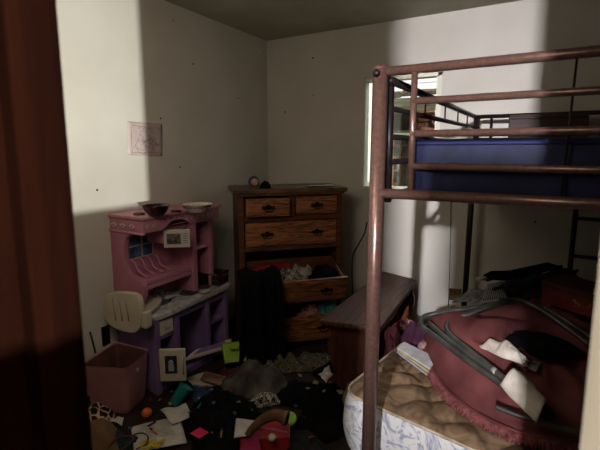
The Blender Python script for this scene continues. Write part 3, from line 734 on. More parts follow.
# tall cupboard at the right
b = KB()
b.bb((WXk+.02, 1.955, .50), (-1.965, 1.975, 1.0)); b.bb((WXk+.02, 2.115, .50), (-1.965, 2.135, 1.0)); b.bb((-1.975, 1.945, .50), (-1.955, 1.985, 1.0)); b.bb((-1.975, 2.105, .50), (-1.955, 2.14, 1.0))
b.build('cupboard', M_pink, bevel=.003)
b = KB(); b.bb((WXk+.02, 1.97, .79), (-1.962, 2.12, .808)); b.build('shelf', M_pink)
# hood with arch
Y0h, Y1h = Y0+.022, Y1-.02; HXk = -1.945
b = KB(); hb = .975
hoodp = [(Y0h-.02, hb), (Y0h+.12, hb), (Y0h+.15, hb+.02), (Y0h+.19, hb+.042), (Y0h+.24, hb+.047), (Y0h+.29, hb+.042), (Y0h+.33, hb+.02), (Y0h+.35, hb), (Y1h+.02, hb), (Y1h+.02, 1.055), (Y0h-.02, 1.055)]
Mf = Matrix(((0, 0, 1, HXk-.02), (1, 0, 0, 0), (0, 1, 0, 0), (0, 0, 0, 1)))
b.prism(hoodp, 0, .022, Mf)
b.bb((WXk, Y0h-.02, hb), (HXk-.02, Y0h, 1.055)); b.bb((WXk, Y1h, hb), (HXk-.02, Y1h+.02, 1.055))
b.build('hood', M_pink, bevel=.004)
b = KB(); b.bb((WXk, Y0h-.032, 1.055), (HXk+.014, Y1h+.032, 1.072)); b.bb((WXk, Y0h-.032, hb-.008), (HXk+.010, Y0h-.015, hb+.004)); b.bb((WXk+.02, Y0h, .985), (HXk-.03, Y1h, .992)); b.build('hood_top', mat('pink_top', (192, 136, 142), (176, 120, 128), 5, .5), bevel=.004)
b = KB(); b2_ = KB()
def diamond(B_, c, u, w_, h_, nrm):
    c = Vector(c); u = Vector(u); n_ = Vector(nrm)*.0015; z = Vector((0, 0, 1))
    B_.add([c+n_-u*w_, c+n_-z*h_, c+n_+u*w_, c+n_+z*h_], [(0, 1, 2, 3)])
ys = [1.625, 1.675, 1.735, 1.785, 1.835, 1.885]
yl = [1.60, 1.65]+[1.93+.052*k for k in range(6)]
for i, y in enumerate([1.585, 1.635]+[1.94+.05*k for k in range(4)]+[1.895, 2.13]):
    diamond(b, (HXk+.002, y, 1.015), (0, 1, 0), .016, .012, (1, 0, 0)); diamond(b2_, (HXk+.004, y, 1.015), (0, 1, 0), .008, .006, (1, 0, 0))
for i in range(4): diamond(b2_, (HXk+.003, 1.715+i*.045, 1.038), (0, 1, 0), .009, .006, (1, 0, 0))
for x in (-2.17, -2.09, -2.01):
    diamond(b, (x, Y0-.022, 1.018), (1, 0, 0), .026, .013, (0, -1, 0)); diamond(b2_, (x, Y0-.024, 1.018), (1, 0, 0), .011, .007, (0, -1, 0))
b.build('light_diamonds', M_china); b2_.build('dark_diamonds', M_maroon)
# microwave with open door
b = KB(); b.bb((WXk+.03, 1.74, .875), (-2.0, 1.94, .975)); b.build('microwave', M_pink, bevel=.006)
md = MB().bb((0, -.008, 0), (.16, .008, .115)).build('microwave_door', M_label, parent=kt, bevel=.006)
pm = onx(165, 249, -1.955); md.location = onx(164, 248, -1.99)-ko; md.rotation_euler.z = math.radians(38)
part('picture', MB().bb((.02, -.0105, .025), (.105, -.0082, .09)), mat('picture_photo', (112, 104, 92), (40, 38, 36), 34, .5), md)
b = MB()
for k in range(5): b.bb((.118, -.010, .03+k*.014), (.148, -.0082, .034+k*.014))
part('button_print', b, mat('print_grey', (120, 116, 110), (90, 86, 82), 20, .6), md)
# doll high chair hooked on the left end
ds = MB(); cx_ = Vector((-2.03, 1.44, .40))
pts = []
for p in [(103, 312), (104, 300), (108, 294), (118, 292), (134, 294), (139, 300), (141, 312), (140, 326), (134, 333), (120, 331), (108, 324)]:
    pts.append(ony(p[0], p[1], 1.44))
pts = spl(pts, 4, closed=True)
n_ = len(pts)
ds.v = [p for p in pts]+[p+Vector((0, .03, 0)) for p in pts]; ds.f = [list(range(n_))[::-1], list(range(n_, 2*n_))]+[[i, (i+1) % n_, n_+(i+1) % n_, n_+i] for i in range(n_)]; ds.mi = [0]*len(ds.f)
ds.v = [v-ko for v in ds.v]
seat = ds.build('doll_seat', M_cream, parent=kt, bevel=.007)
gm = MB()
for px in (112, 118.5, 125):
    a = ony(px, 297, 1.4385)-ko; c = ony(px+4, 321, 1.4385)-ko; gm.tube([a, c], .0035, 6)
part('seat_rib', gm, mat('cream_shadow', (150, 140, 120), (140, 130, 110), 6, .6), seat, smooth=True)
tm = MB(); T = spl([at(133, 300, .53), at(146, 294, .53), at(157, 296, .53), at(161, 301, .53), at(154, 309, .53), at(141, 314, .53)], 4, closed=True)
tm.v = [p-ko for p in T]+[p-ko-Vector((0, 0, .02)) for p in T]; n_ = len(T)
tm.f = [list(range(n_)), list(range(n_, 2*n_))[::-1]]+[[i, (i+1) % n_, n_+(i+1) % n_, n_+i] for i in range(n_)]; tm.mi = [0]*len(tm.f)
part('tray', tm, M_cream, seat, bevel=.005)
tm = MB(); tm.box(ony(146, 319, 1.47)-ko, (.05, .05, .10)); part('seat_body', tm, M_cream, seat, bevel=.012)
tm = MB(); tm.tube([p-ko+Vector((0, 0, .004)) for p in T], .006, 6, closed=True); part('tray_rim', tm, M_cream, seat, smooth=True)

# on the toy kitchen
zt_ = 1.073
p = at(156.5, 215, zt_+.002)
bw1 = MB().lathe([(0, 0), (.042, 0), (.046, .006), (.062, .024), (.076, .058), (.080, .061), (.075, .057), (.058, .026), (.040, .010), (0, .008)], (0, 0, 0), 8*4).build('bowl', M_redbowl, smooth=True, loc=(p.x, p.y, zt_)); tag(bw1, 'dark red glass bowl on the left of the toy kitchen top', 'bowl')
p = at(197.5, 211.5, zt_+.002)
bw2 = MB().lathe([(0, 0), (.050, 0), (.054, .006), (.074, .024), (.090, .048), (.096, .050), (.089, .047), (.070, .024), (.046, .010), (0, .009)], (0, 0, 0), 36).build('bowl', M_china, smooth=True, loc=(p.x, p.y, zt_)); tag(bw2, 'white china bowl with a floral band on the toy kitchen top', 'bowl')
fb = MB()
for k in range(26):
    a = 2*PI*k/26; r0, r1 = .0605, .0755
    fb.ball((.081*math.cos(a), .081*math.sin(a), .032+.002*(k % 2)), .0045, 6)
part('floral_band', fb, M_maroon, bw2, smooth=True)
for i, (px, py, m, lab) in enumerate(((139, 214.5, M_brown, 'flat brown plastic lid lying left of the dark red bowl'), (176, 211.5, M_maroon, 'flat maroon saucer lying between the two bowls'))):
    p = at(px, py, zt_); o = MB().lathe([(0, 0), (.03, 0), (.034, .006), (.03, .009), (0, .007)]).build('saucer', m, smooth=True, loc=(p.x, p.y, zt_)); tag(o, lab, 'saucer')
# dark red basket on the counter
bk = empty('basket', (-1.99, 2.17, .509), math.radians(10), 'dark maroon ribbed basket standing at the right end of the toy counter', 'basket')
mb = MB(); bx_, by_, bz_ = .085, .062, .075
for k in range(7):
    x = -bx_+2*bx_*k/6
    for s_ in (-1, 1): mb.tube([(x, s_*by_, 0), (x*1.05, s_*by_*1.05, bz_)], .003, 6)
for k in range(5):
    y = -by_+2*by_*k/4
    for s_ in (-1, 1): mb.tube([(s_*bx_, y, 0), (s_*bx_*1.05, y*1.05, bz_)], .003, 6)
for z, q in ((0, 1.), (bz_*.5, 1.025)): mb.tube([(-bx_*q, -by_*q, z), (bx_*q, -by_*q, z), (bx_*q, by_*q, z), (-bx_*q, by_*q, z)], .003, 6, closed=True)
part('wire_sides', mb, M_redbowl, bk, smooth=True)
q = 1.05; mb = MB().tube([(-bx_*q, -by_*q, bz_), (bx_*q, -by_*q, bz_), (bx_*q, by_*q, bz_), (-bx_*q, by_*q, bz_)], .006, 6, closed=True); part('rim', mb, M_redbowl, bk, smooth=True)
mb = MB()
for s_ in (-1, 1): mb.bb((-bx_, s_*by_*.97-.001, .004), (bx_, s_*by_*.97+.001, bz_*.9)); mb.bb((s_*bx_*.97-.001, -by_*.96, .004), (s_*bx_*.97+.001, by_*.96, bz_*.9))
part('side_panel', mb, M_redbowl, bk)
part('basket_floor', MB().box((0, 0, .002), (2*bx_, 2*by_, .004)), M_redbowl, bk)
o = heap('dark_rag', M_maroon, (-1.99, 2.17, .515), .07, .05, .05, 61, rz=.2, fold=.5); tag(o, 'dark red rag filling the maroon basket on the toy counter', 'rag')
for i, (px, py, lab, m) in enumerate(((168, 297, 'grey crumpled wrapper by the toy sink', M_paper), (192, 292, 'dark printed leaflet lying on the toy stove burners', M_darkpic), (205, 291, 'pale receipt lying at the front of the toy counter', M_label))):
    c = at(px, py, .514); o = sheet('leaflet', m, [c+Vector((-.035, -.03, 0)), c+Vector((.03, -.035, 0)), c+Vector((.035, .04, 0)), c+Vector((-.03, .035, 0))], i, .008, .006, thick=.001); tag(o, lab, 'leaflet')

# ================================================================ WALL THINGS
dq = [onx(127, 121, LW+.004), onx(162, 124, LW+.004), onx(162.5, 156, LW+.004), onx(128, 155, LW+.004)]
mb = MB()
def dfn(u, v):
    p = dq[0].lerp(dq[1], u).lerp(dq[3].lerp(dq[2], u), v); return Vector((LW+.003+.004*abs(nz((p.y, p.z, 0), 9, 2)), p.y, p.z))
mb.grid(dfn, 12, 12)
dwg = mb.build('drawing', mat('drawing_paper', (200, 186, 180), (184, 164, 162), 6, .8), smooth=True, solid=.001); tag(dwg, 'child drawing in pencil and pink taped on the left wall', 'drawing')
mb = MB(); rnd = random.Random(3)
cy_, cz_ = (dq[0].y+dq[1].y)/2, (dq[0].z+dq[2].z)/2; hy_, hz_ = .115, .085
def sk_(pts, r=.0013): mb.tube([Vector((LW+.0085, cy_+a*hy_, cz_+c*hz_)) for a, c in pts], r, 5)
sk_([(-1, .95), (-1, -1), (1, -1), (1, .85), (-.9, 1)])
for k in range(11):
    a, c = rnd.uniform(-.8, .7), rnd.uniform(-.8, .7); r_ = rnd.uniform(.12, .35); st_ = rnd.random()*6
    sk_([(a+r_*math.cos(st_+t*.55), c+.8*r_*math.sin(st_+t*.55)*(1+.1*t)) for t in range(9)])
sk_([(-.9, -.7), (-.5, .1), (-.2, -.2), (.1, .3), (.5, -.1), (.9, -.5)]); sk_([(-.3, -.3), (.1, .0), (.5, -.1), (.8, -.5)], .002); sk_([(-.35, -.45), (0, -.15), (.3, -.3), (.2, -.5), (-.2, -.5)])
sk_([(-.5, .95), (-.45, .75), (-.35, .95), (-.2, .78), (-.1, .95), (0, .8)])
ob_ = mb.build('pencil_lines', mat('pencil_lines', (138, 124, 118), (116, 104, 98), 20, .8)); ob_.location = ob_.location-dwg.location; ob_.parent = dwg
ol = MB().bb((LW+.0, onx(101, 330, LW).y, .265), (LW+.008, onx(109, 330, LW).y, .385)); o = ol.build('outlet_plate', M_outl, bevel=.002); tag(o, 'black outlet plate on the left wall above the pink bin', 'outlet')
o2 = MB()
for z in (.30, .345): o2.bb((LW+.008, 0, z), (LW+.0095, .02, z+.02))
ob_ = o2.build('socket', M_bedd); ob_.parent = o; ob_.location = (0.005, 0, .035)
o = MB().tube([onx(90, 332, LW+.012), onx(93, 343, LW+.012), onx(95.5, 353, LW+.014)], .005, 8).build('pencil', M_cable, smooth=True); tag(o, 'thin dark stick leaning on the left wall behind the pink bin', 'stick')
o = MB().tube(spl([ony(367, 222, BW-.008), ony(364, 234, BW-.008), ony(358, 245, BW-.008), ony(353, 255, BW-.008), ony(352, 270, BW-.008), ony(352.5, 292, BW-.01), ony(350, 310, BW-.03)], 6), .005, 8).build('wall_cable', M_cable, smooth=True); tag(o, 'black cable hanging down the back wall right of the dresser', 'cable')
o = MB().tube(spl([ony(451, 198, BW-.006), ony(450.5, 240, BW-.006), ony(449, 290, BW-.006), ony(447.5, 325, BW-.006)], 6), .0025, 6).build('thin_cord', M_cable, smooth=True); tag(o, 'thin dark cord hanging straight on the wall under the bunk', 'cord')
for i, (px, py) in enumerate(((160.5, 118.5), (193, 64), (97, 190), (180, 167), (238, 98))):
    p = onx(px, py, LW); o = MB().lathe([(0, 0), (.006, 0), (.006, .003), (0, .004)], (0, 0, 0), 10, Matrix.Rotation(PI/2, 4, 'Y')).build('nail', M_outl, loc=(LW, p.y, p.z)); tag(o, 'small dark nail head in the left wall', 'nail', 'nails in the left wall')
for i, (px, py) in enumerate(((313, 58), (285, 112), (535, 222))):
    p = ony(px, py, BW); o = MB().lathe([(0, 0), (.008, 0), (.007, .003), (0, .004)], (0, 0, 0), 10, Matrix.Rotation(PI/2, 4, 'X')).build('nail', M_outl, loc=(p.x, BW, p.z)); tag(o, 'small dark nail head in the back wall', 'nail', 'nails in the back wall')

# ================================================================ PINK BIN
bn_t = [at(80, 366, .285), at(126, 369, .285), at(152, 350, .28), at(116, 344, .275)]
bn_t[2].y = min(bn_t[2].y, 1.53); print('bin', bn_t)
bc = sum(bn_t, Vector())/4; bcf = Vector((bc.x, bc.y, 0))
def shrink(ps, f, z): return [Vector((bc.x+(p.x-bc.x)*f, bc.y+(p.y-bc.y)*f, z)) for p in ps]
def rquad(ps, r=.22):
    out = []
    for i in range(4):
        a, b_, c = ps[i-1], ps[i], ps[(i+1) % 4]
        p1, p2 = b_.lerp(a, r*.5), b_.lerp(c, r*.5)
        for t in (0, .25, .5, .75, 1): out.append((p1*(1-t)**2+b_*2*t*(1-t)+p2*t*t))
    return out
pb = empty('storage_bin', (bc.x, bc.y, 0), 0, 'open dusty pink plastic storage bin beside the toy kitchen', 'bin')
rings = [rquad(shrink(bn_t, .80, .004)), rquad(shrink(bn_t, .84, .03)), rquad(bn_t), rquad([p+Vector((0, 0, .006)) for p in shrink(bn_t, 1.02, .285)]), rquad([Vector((p.x, p.y, p.z)) for p in shrink(bn_t, .965, .285)]), ]
mb = MB(); n_ = len(rings[0])
for rg in rings: mb.v += [p-bcf for p in rg]
for i in range(len(rings)-1):
    for j in range(n_): mb.f.append([i*n_+j, i*n_+(j+1) % n_, (i+1)*n_+(j+1) % n_, (i+1)*n_+j])
mb.f.append(list(range(n_))[::-1]); mb.mi = [0]*len(mb.f)
part('bin_body', mb, M_pinkd, pb, smooth=False)
mb = MB(); R2 = [rquad(shrink(bn_t, .963, .284)), rquad(shrink(bn_t, .78, .03))]
for rg in R2: mb.v += [p-bcf for p in rg]
mb.f = [[j, (j+1) % n_, n_+(j+1) % n_, n_+j] for j in range(n_)]+[[n_+j for j in range(n_)]]; mb.mi = [0]*len(mb.f)
part('inner_shade', mb, mat('bin_inside_shade', (112, 72, 60), (84, 52, 42), 6, .8), pb)  # inner walls coloured darker to carry the shade inside the bin
mb = MB(); fr = bn_t[1].lerp(bn_t[2], .45); nrm = (bn_t[2]-bn_t[1]).normalized(); outn = Vector((nrm.y, -nrm.x, 0))
heart = [(0, -.014), (.012, 0), (.012, .009), (.006, .013), (0, .008), (-.006, .013), (-.012, .009), (-.012, 0)]
cH = fr-bcf-Vector((0, 0, .055))+outn*(-.002)
mb.add([cH+nrm*x+Vector((0, 0, z)) for x, z in heart]+[cH+outn*.004+nrm*x+Vector((0, 0, z)) for x, z in heart], [tuple(range(8)), tuple(range(8, 16))[::-1]]+[(i, (i+1) % 8, 8+(i+1) % 8, 8+i) for i in range(8)])
part('heart_cutout', mb, M_label, pb)

# ================================================================ FLOOR CLUTTER
def T(o, l, c, g=None): return tag(o, l, c, g)
FN = lambda px, py, z=0.: at(px, py, z)
T(heap('black_clothes', M_black, FN(222, 420), .22, .17, .10, 71, rz=.5, fold=.6), 'large black garment heaped in the middle of the floor', 'garment')
T(heap('grey_sweatshirt', M_grey, FN(257, 388), .20, .15, .14, 72, rz=.4, fold=.35), 'dark grey sweatshirt heaped in front of the dresser', 'sweatshirt')
T(heap('leafy_blanket', M_greens, FN(293, 366), .36, .10, .07, 73, rz=.60, fold=.7), 'leafy printed blanket bunched along the dresser foot', 'blanket')
T(heap('black_jeans', M_black, FN(308, 397), .22, .14, .07, 74, rz=.5, fold=.7), 'black jeans lying between the grey sweatshirt and the bench', 'jeans')
T(heap('black_white_blouse', M_zebra, FN(264, 403), .10, .05, .05, 75, rz=.5, fold=.8), 'black and white patterned blouse under the grey sweatshirt', 'blouse')
T(heap('dark_coat', M_black, FN(325, 425), .16, .20, .06, 76, fold=.6), 'dark coat lying on the floor left of the quilted mattress', 'coat')
T(heap('black_dress', M_black, FN(218, 445), .15, .12, .05, 77, fold=.6), 'black dress lying flat at the lower edge of the picture', 'dress')
T(heap('charcoal_fleece', mat('charcoal_cloth', (30, 27, 26), (16, 14, 14), 12, .95), FN(300, 446), .14, .12, .05, 78, fold=.6), 'charcoal fleece lying right of the red folder', 'fleece')
T(heap('blue_garment', mat('blue_cloth', (40, 66, 96), (26, 42, 66), 12, .9), FN(203, 396), .10, .06, .05, 79, rz=.4, fold=.8), 'blue garment lying right of the teal cup', 'garment')
T(heap('dark_green_cloth', mat('dark_green_cloth', (22, 52, 44), (12, 32, 28), 12, .9), FN(118, 444), .11, .07, .05, 80, rz=.4, fold=.7), 'dark green cloth lying at the lower left of the floor', 'cloth')
T(heap('brown_trousers', mat('rust_cloth', (92, 46, 26), (60, 28, 16), 12, .9), FN(232, 378), .10, .07, .05, 81, rz=.4, fold=.7), 'rust brown trousers in front of the lime bin', 'trousers')
T(heap('dark_shawl', M_black, FN(345, 375), .18, .12, .09, 82, rz=.3, fold=.6), 'black shawl bunched against the front bench leg', 'shawl')
T(heap('dark_red_shirt', mat('deep_red_cloth', (70, 24, 22), (44, 14, 14), 12, .9), FN(205, 352), .12, .08, .05, 83, rz=.6, fold=.7), 'deep red shirt beneath the fallen toy oven door', 'shirt')
T(heap('giraffe_blanket', M_giraffe, FN(96, 424), .10, .09, .09, 84, rz=.2, fold=.4), 'giraffe print blanket showing beside the pink bin', 'blanket')
# tan pillow / cardboard by giraffe cloth
T(heap('tan_cushion', M_card, FN(98, 446), .13, .10, .12, 85, rz=.2, fold=.15, lump=.1, irr=.1), 'tan brown cushion beside the brown door casing', 'cushion')
# teal cup tipped over
tc_ = empty('cup', FN(181, 402, .0), 0, 'teal plastic cup lying on its side in front of the toy kitchen', 'cup')
Mr = Matrix.Translation((0, 0, .045)) @ Matrix.Rotation(math.radians(-28), 4, 'Z') @ Matrix.Rotation(math.radians(-40), 4, 'X')
part('cup_body', MB().lathe([(0, -.055), (.028, -.055), (.034, -.045), (.042, .05), (.044, .055), (.040, .052), (.030, -.04), (0, -.045)], (0, 0, 0), 28, Mr), M_teal, tc_, smooth=True)
part('foot_ring', MB().lathe([(.022, -.060), (.028, -.060), (.030, -.054), (.022, -.054)], (0, 0, 0), 28, Mr), M_teal, tc_, smooth=True)
p = FN(147, 418); o = MB().ball((0, 0, .028), .028, 24).build('ball', M_orange, smooth=True, loc=(p.x, p.y, .001)); T(o, 'small orange rubber ball in front of the pink bin', 'ball')
p = FN(272, 438, .10); o = MB().ball((0, 0, .018), .018, 20).build('ball', M_china, smooth=True, loc=(p.x, p.y, .085)); T(o, 'small white ball on the red folder beside the brown boot', 'ball')
# papers
pp = sheet('paper_sheet', M_paper, [FN(131, 428, .02), FN(134, 452, .02), FN(187, 443, .02), FN(179, 415, .02)], 2, .01, .01, n=20); T(pp, 'large white paper with yellow scribbles in front of the orange ball', 'paper')
mb = MB(); rnd = random.Random(9)
for k in range(26):
    a = FN(rnd.uniform(140, 164), rnd.uniform(443, 449), .034); b3 = a+Vector((rnd.uniform(-.02, .035), rnd.uniform(-.01, .05), .0)); mb.tube([a, b3], .0036, 4)
ob_ = mb.build('crayon_scribble', mat('yellow_crayon', (210, 180, 50), (180, 150, 30), 20, .7)); ob_.location = ob_.location-pp.location; ob_.parent = pp
mb = MB()
for k in range(7):
    a = FN(142+k*1.2, 426+k*1.9, .034); b3 = FN(168+k*1.0, 421+k*2.1, .034); mb.tube([a, b3], .0009, 4)
ob_ = mb.build('text_lines', mat('grey_ink', (110, 106, 100), (90, 86, 82), 20, .8)); ob_.location = ob_.location-pp.location; ob_.parent = pp
T(sheet('paper_sheet', M_paper, [FN(160, 412, .05), FN(172, 424, .04), FN(192, 416, .05), FN(186, 405, .06)], 5, .03, .02), 'crumpled white paper behind the large scribbled sheet', 'paper')
T(sheet('paper_sheet', mat('cream_paper', (176, 166, 144), (156, 146, 124), 12, .8), [FN(184, 378, .03), FN(196, 388, .03), FN(219, 385, .03), FN(206, 371, .04)], 6, .015, .02), 'cream paper sheet lying under the toy oven door', 'paper')
T(sheet('paper_sheet', M_paper, [FN(236, 418, .13), FN(234, 438, .11), FN(249, 436, .11), FN(258, 420, .12)], 8, .01, .01), 'blank white paper standing out left of the brown boot', 'paper')
T(sheet('card', M_hot, [FN(190, 433, .09), FN(199, 438, .09), FN(209, 432, .09), FN(200, 427, .09)], 3, .004, .0, thick=.003), 'hot pink card lying on the black dress', 'card')
T(sheet('magazine', mat('brown_magazine', (130, 104, 84), (80, 56, 42), 16, .5), [FN(200, 380, .05), FN(206, 372, .06), FN(226, 377, .06), FN(219, 386, .05)], 4, .01, .01, thick=.005), 'brown magazine lying near the rust trousers', 'magazine')
T(sheet('tissue', M_whitecloth, [FN(318, 374, .08), FN(326, 380, .06), FN(334, 374, .07), FN(329, 366, .10)], 4, .05, .03, wave=14), 'crumpled white tissue in front of the bench leg', 'tissue')
T(sheet('tissue', M_label, [FN(108, 421, .03), FN(122, 425, .03), FN(124, 418, .04), FN(112, 415, .04)], 4, .02, .02, wave=14), 'white wrapper between the pink bin and giraffe blanket', 'wrapper')
# red folder bag
rf = empty('red_bag', FN(264, 446, .0), .0, 'red and pink vinyl bag at the lower edge beside the boot', 'bag')
ro = rf.location
def quadbox(name, m, P, dz, parent, o0, bevel=.004):
    mb = MB(); mb.add([p-o0 for p in P]+[p-o0+Vector((0, 0, dz)) for p in P], [(0, 3, 2, 1), (4, 5, 6, 7), (0, 1, 5, 4), (1, 2, 6, 5), (2, 3, 7, 6), (3, 0, 4, 7)]); return part(name, mb, m, parent, bevel=bevel)
quadbox('bag_body', mat('red_vinyl', (168, 48, 46), (138, 34, 38), 8, .5), [FN(240, 455, .01), FN(290, 452, .01), FN(290, 434, .01), FN(243, 436, .01)], .08, rf, ro)
quadbox('flap', mat('magenta_vinyl', (150, 46, 80), (124, 34, 62), 8, .5), [FN(240, 453, .092), FN(262, 455, .092), FN(258, 434, .092), FN(243, 435, .092)], .006, rf, ro, .002)
part('strap', MB().tube([p-ro for p in spl([FN(246, 434, .1), FN(252, 430, .13), FN(270, 429, .13), FN(287, 433, .1)], 6)], .005, 8), mat('pink_strap', (190, 90, 110), (160, 70, 90), 8, .6), rf, smooth=True)
# brown slouch boot
bt_ = empty('boot', FN(262, 428, .0), 0, 'brown suede boot lying open behind the red bag', 'boot'); bo_ = bt_.location
pts = [FN(247, 436, .12), FN(254, 427, .15), FN(264, 419, .18), FN(276, 415, .19), FN(285, 418, .18)]
part('boot_shaft', MB().tube([p-bo_ for p in spl(pts, 6)], .03, 14, rr=[.016+.014*(i/24) for i in range(25)]), M_brown, bt_, smooth=True)
part('cuff', MB().tube([pts[-1]-bo_-Vector((.006, 0, 0)), pts[-1]-bo_+Vector((.012, .004, -.002))], .034, 16, cap=False), M_card, bt_, smooth=True)
part('dark_mouth', MB().tube([pts[-1]-bo_+Vector((.004, 0, 0)), pts[-1]-bo_+Vector((.010, .002, 0))], .029, 16), M_black, bt_, smooth=True)  # black disc closing the mouth of the shaft
p = FN(291, 419, .10); o = MB().lathe([(0, .0), (.030, 0), (.033, .004), (.033, .010), (.028, .012), (0, .010)], (0, 0, 0), 28, Matrix.Rotation(math.radians(50), 4, 'X')).build('lid', mat('bright_lime', (150, 196, 84), (130, 176, 66), 6, .5), smooth=True, loc=p); T(o, 'round lime green lid leaning against the brown boot', 'lid')
# lime bin tipped beside the toy kitchen
lb = empty('plastic_bin', FN(235, 366, 0), .5, 'lime green plastic bin tipped over beyond the toy kitchen', 'bin')
Mt = Matrix.Translation((0, 0, .085)) @ Matrix.Rotation(.25, 4, 'Z') @ Matrix.Rotation(math.radians(-35), 4, 'X')
mb = MB(); w_, l_, h_ = .085, .095, .12
out_ = [(-w_*.8, -l_*.8), (w_*.8, -l_*.8), (w_*.8, l_*.8), (-w_*.8, l_*.8)]
def ring(f, z): return [(x*f, y*f, z) for x, y in out_]
R_ = [ring(1, -.06), ring(1.25, .06), ring(1.33, .06), ring(1.33, .066), ring(1.18, .066), ring(.95, -.05)]
mb.add([p for r in R_ for p in r], [(3, 2, 1, 0), (20, 21, 22, 23)]+[(i*4+j, i*4+(j+1) % 4, (i+1)*4+(j+1) % 4, (i+1)*4+j) for i in range(5) for j in range(4)], Mt)
part('bin_body', mb, M_lime, lb, bevel=.004)
mb = MB(); mb.tube([Mt @ Vector(q) for q in ((-.03, -l_*1.1, .03), (-.03, -l_*1.25, .02), (.03, -l_*1.25, .02), (.03, -l_*1.1, .03))], .007, 8); part('handle', mb, M_lime, lb, smooth=True)
# cream basket left of the mattress
cb = FN(345, 418, 0); o = MB().lathe([(0, .0), (.05, .0), (.065, .03), (.078, .085), (.083, .088), (.075, .082), (.06, .035), (0, .012)], (0, 0, .05), 30, Matrix.Rotation(math.radians(38), 4, 'Y')).build('bowl', mat('cream_wicker', (168, 152, 130), (130, 112, 92), 30, .8), smooth=True, loc=(-.83, cb.y+.06, .0)); T(o, 'cream plastic bowl tipped on the floor left of the mattress', 'bowl')
# cables on the floor
T(MB().tube(spl([FN(128, 446, .02), FN(132, 436, .03), FN(142, 433, .05), FN(148, 437, .05), FN(146, 444, .04), FN(136, 449, .03)], 6), .0032, 6).build('cable', M_cable, smooth=True), 'thin black cable looped over the scribbled paper', 'cable')
T(MB().tube(spl([FN(108, 448, .06), FN(114, 440, .07), FN(124, 436, .06), FN(134, 438, .05), FN(122, 450, .04)], 6), .0028, 6).build('cable', mat('red_wire', (120, 34, 34), (90, 24, 24), 8, .5), smooth=True), 'thin red wire lying over the dark green cloth', 'wire')
# pens, scraps and cards scattered about
def pen(a, b_, m, label, g=None):
    a, b_ = Vector(a), Vector(b_); d_ = b_-a; r = empty('marker', a, 0, label, 'marker', g)
    part('barrel', MB().tube([Vector((0, 0, 0)), d_*.7], .0042, 8), m, r, smooth=True)
    part('cap', MB().tube([d_*.68, d_*.97, d_], .005, 8, rr=[.005, .0048, .003]), M_outl, r, smooth=True)
pen(FN(157, 434, .035), FN(150, 428, .035), M_orange, 'orange marker lying across the large scribbled paper')
pen(FN(148, 426, .04), FN(156, 421, .04), M_outl, 'black marker beside the orange ball')
pen(FN(192, 385, .04), FN(222, 388, .05), mat('sky_plastic', (120, 160, 190), (90, 130, 160), 8, .5), 'pale blue marker lying on the blue garment')
pen(FN(221, 437, .09), FN(222, 428, .10), mat('yellow_plastic', (180, 150, 50), (150, 120, 30), 8, .5), 'yellow marker lying on the black dress')
pen(FN(198, 408, .10), FN(204, 399, .10), M_teal, 'teal marker lying behind the black clothes')
rnd = random.Random(21)
def scatter(name, cat, label, group, m, spots, smin, smax, thick=.0015, bump=.012):
    for i, (px, py, z) in enumerate(spots):
        s = rnd.uniform(smin, smax); a = rnd.random()*PI; c = FN(px, py, z+.006)
        q = [c+Vector((math.cos(a+t)*s, math.sin(a+t)*s*.8, rnd.uniform(-.002, .008))) for t in (0, PI/2+rnd.uniform(-.3, .3), PI, 1.5*PI+rnd.uniform(-.3, .3))]
        o = sheet(name, m, q, i+3, bump, .004, n=5, thick=thick, wave=20); tag(o, label, cat, group)
scatter('paper_scrap', 'paper scrap', 'small torn pale paper scrap among the floor clutter', 'torn paper scraps on the floor', mat('scrap_paper', (140, 132, 120), (110, 102, 92), 12, .8),
        [(212, 390, .05), (220, 383, .05), (228, 394, .08), (200, 400, .06), (238, 402, .1),  (316, 384, .08), (324, 392, .08), (331, 383, .08), (308, 388, .1), (170, 404, .02), (160, 400, .02), (300, 376, .1), (340, 392, .05), (190, 372, .03), (242, 432, .09)], .012, .026)
scatter('card_scrap', 'card scrap', 'small reddish brown card scrap among the floor clutter', 'reddish brown card scraps on the floor', mat('rust_card', (128, 58, 34), (90, 36, 22), 10, .8),
        [(214, 375, .04), (206, 388, .06), (232, 385, .09), (224, 397, .09), (180, 384, .02), (318, 362, .09), (304, 416, .07), (276, 361, .1), (311, 436, .06), (150, 400, .01), (246, 425, .1)], .010, .022, .003)
scatter('plastic_scrap', 'plastic scrap', 'small blue plastic scrap among the floor clutter', 'blue plastic scraps on the floor', mat('blue_scrap', (56, 88, 130), (40, 64, 100), 10, .4),
        [(207, 395, .08), (214, 404, .1), (198, 390, .05), (172, 392, .02), (130, 428, .02)], .008, .018, .004)
scatter('toy_piece', 'toy piece', 'tiny dark green plastic toy piece among the floor clutter', 'dark green toy pieces on the floor', mat('green_scrap', (46, 84, 56), (30, 60, 40), 10, .4),
        [(190, 412, .06), (235, 414, .12), (212, 432, .1), (296, 405, .1), (252, 412, .12)], .008, .016, .006)

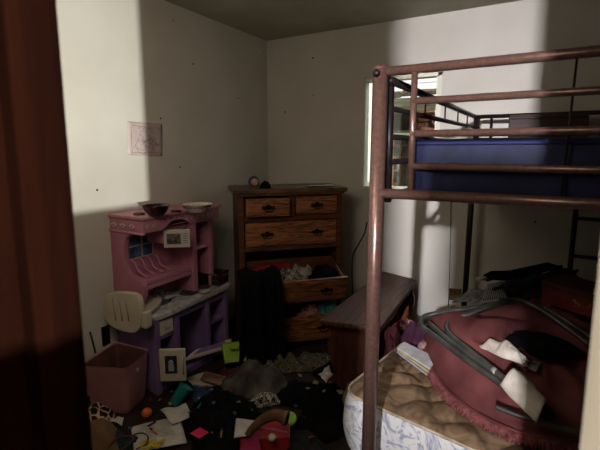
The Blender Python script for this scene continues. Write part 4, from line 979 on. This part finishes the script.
# ================================================================ LIGHT
def area(name, loc, tgt, e, sx, sy, col=(1, 1, 1), spread=PI):
    L = bpy.data.lights.new(name, 'AREA'); L.energy = e; L.shape = 'RECTANGLE'; L.size = sx; L.size_y = sy; L.color = col; L.spread = spread
    o = bpy.data.objects.new(name, L); C.objects.link(o); o.location = loc
    o.rotation_euler = (Vector(tgt)-Vector(loc)).to_track_quat('-Z', 'Y').to_euler(); return o
area('hall_lamp', (.17, -3.0, 2.32), (-.35, 3.2, 1.3), 42, .10, .12, (.96, .93, 1.0), math.radians(60))
area('hall_window_light', (2.8, -1.64, 1.465), (-2.25, 1.6, 1.7), 37, .05, .02, (1., 1., .93), math.radians(60))
area('bedroom_window_light', (-.98, 4.3, 2.75), (-.95, 3.1, 1.4), 14, .7, .5, (.9, .95, 1.0))
area('room_fill_light', (-1.0, .52, 1.95), (-1.8, 2.3, .8), 7.3, .6, .6, (1, .84, .68))
area('jamb_fill_light', (-.75, -.62, 1.25), (.05, .33, 1.1), .8, .08, .9, (1, .95, .86), math.radians(24))  # added fill aimed at the white jamb, not a hall fixture
sun = bpy.data.lights.new('sun', 'SUN'); sun.energy = 6.0; sun.angle = .02
so = bpy.data.objects.new('sun', sun); C.objects.link(so); so.rotation_euler = (math.radians(48), 0, math.radians(-15))
w = bpy.data.worlds.new('world'); bpy.context.scene.world = w; w.use_nodes = True
w.node_tree.nodes['Background'].inputs[0].default_value = (.9, .92, .9, 1); w.node_tree.nodes['Background'].inputs[1].default_value = 1.0

# ================================================================ CAMERA
cd = bpy.data.cameras.new('camera'); cam = bpy.data.objects.new('camera', cd); C.objects.link(cam)
cd.sensor_width = 36; cd.sensor_fit = 'HORIZONTAL'; cd.lens = FP/600*36
cd.shift_x = (300-PX)/600; cd.shift_y = -(225-PY)/600
cam.matrix_world = Matrix.Translation(CAM) @ ROT.to_4x4()
cd.clip_start = .02; cd.clip_end = 60
cd.dof.use_dof = True; cd.dof.focus_distance = 2.3; cd.dof.aperture_fstop = 5.0
bpy.context.scene.camera = cam
sc = bpy.context.scene
sc.view_settings.view_transform = 'Standard'; sc.view_settings.look = 'None'; sc.view_settings.exposure = 0.
sc.cycles.use_denoising = True
sc.cycles.max_bounces = 8
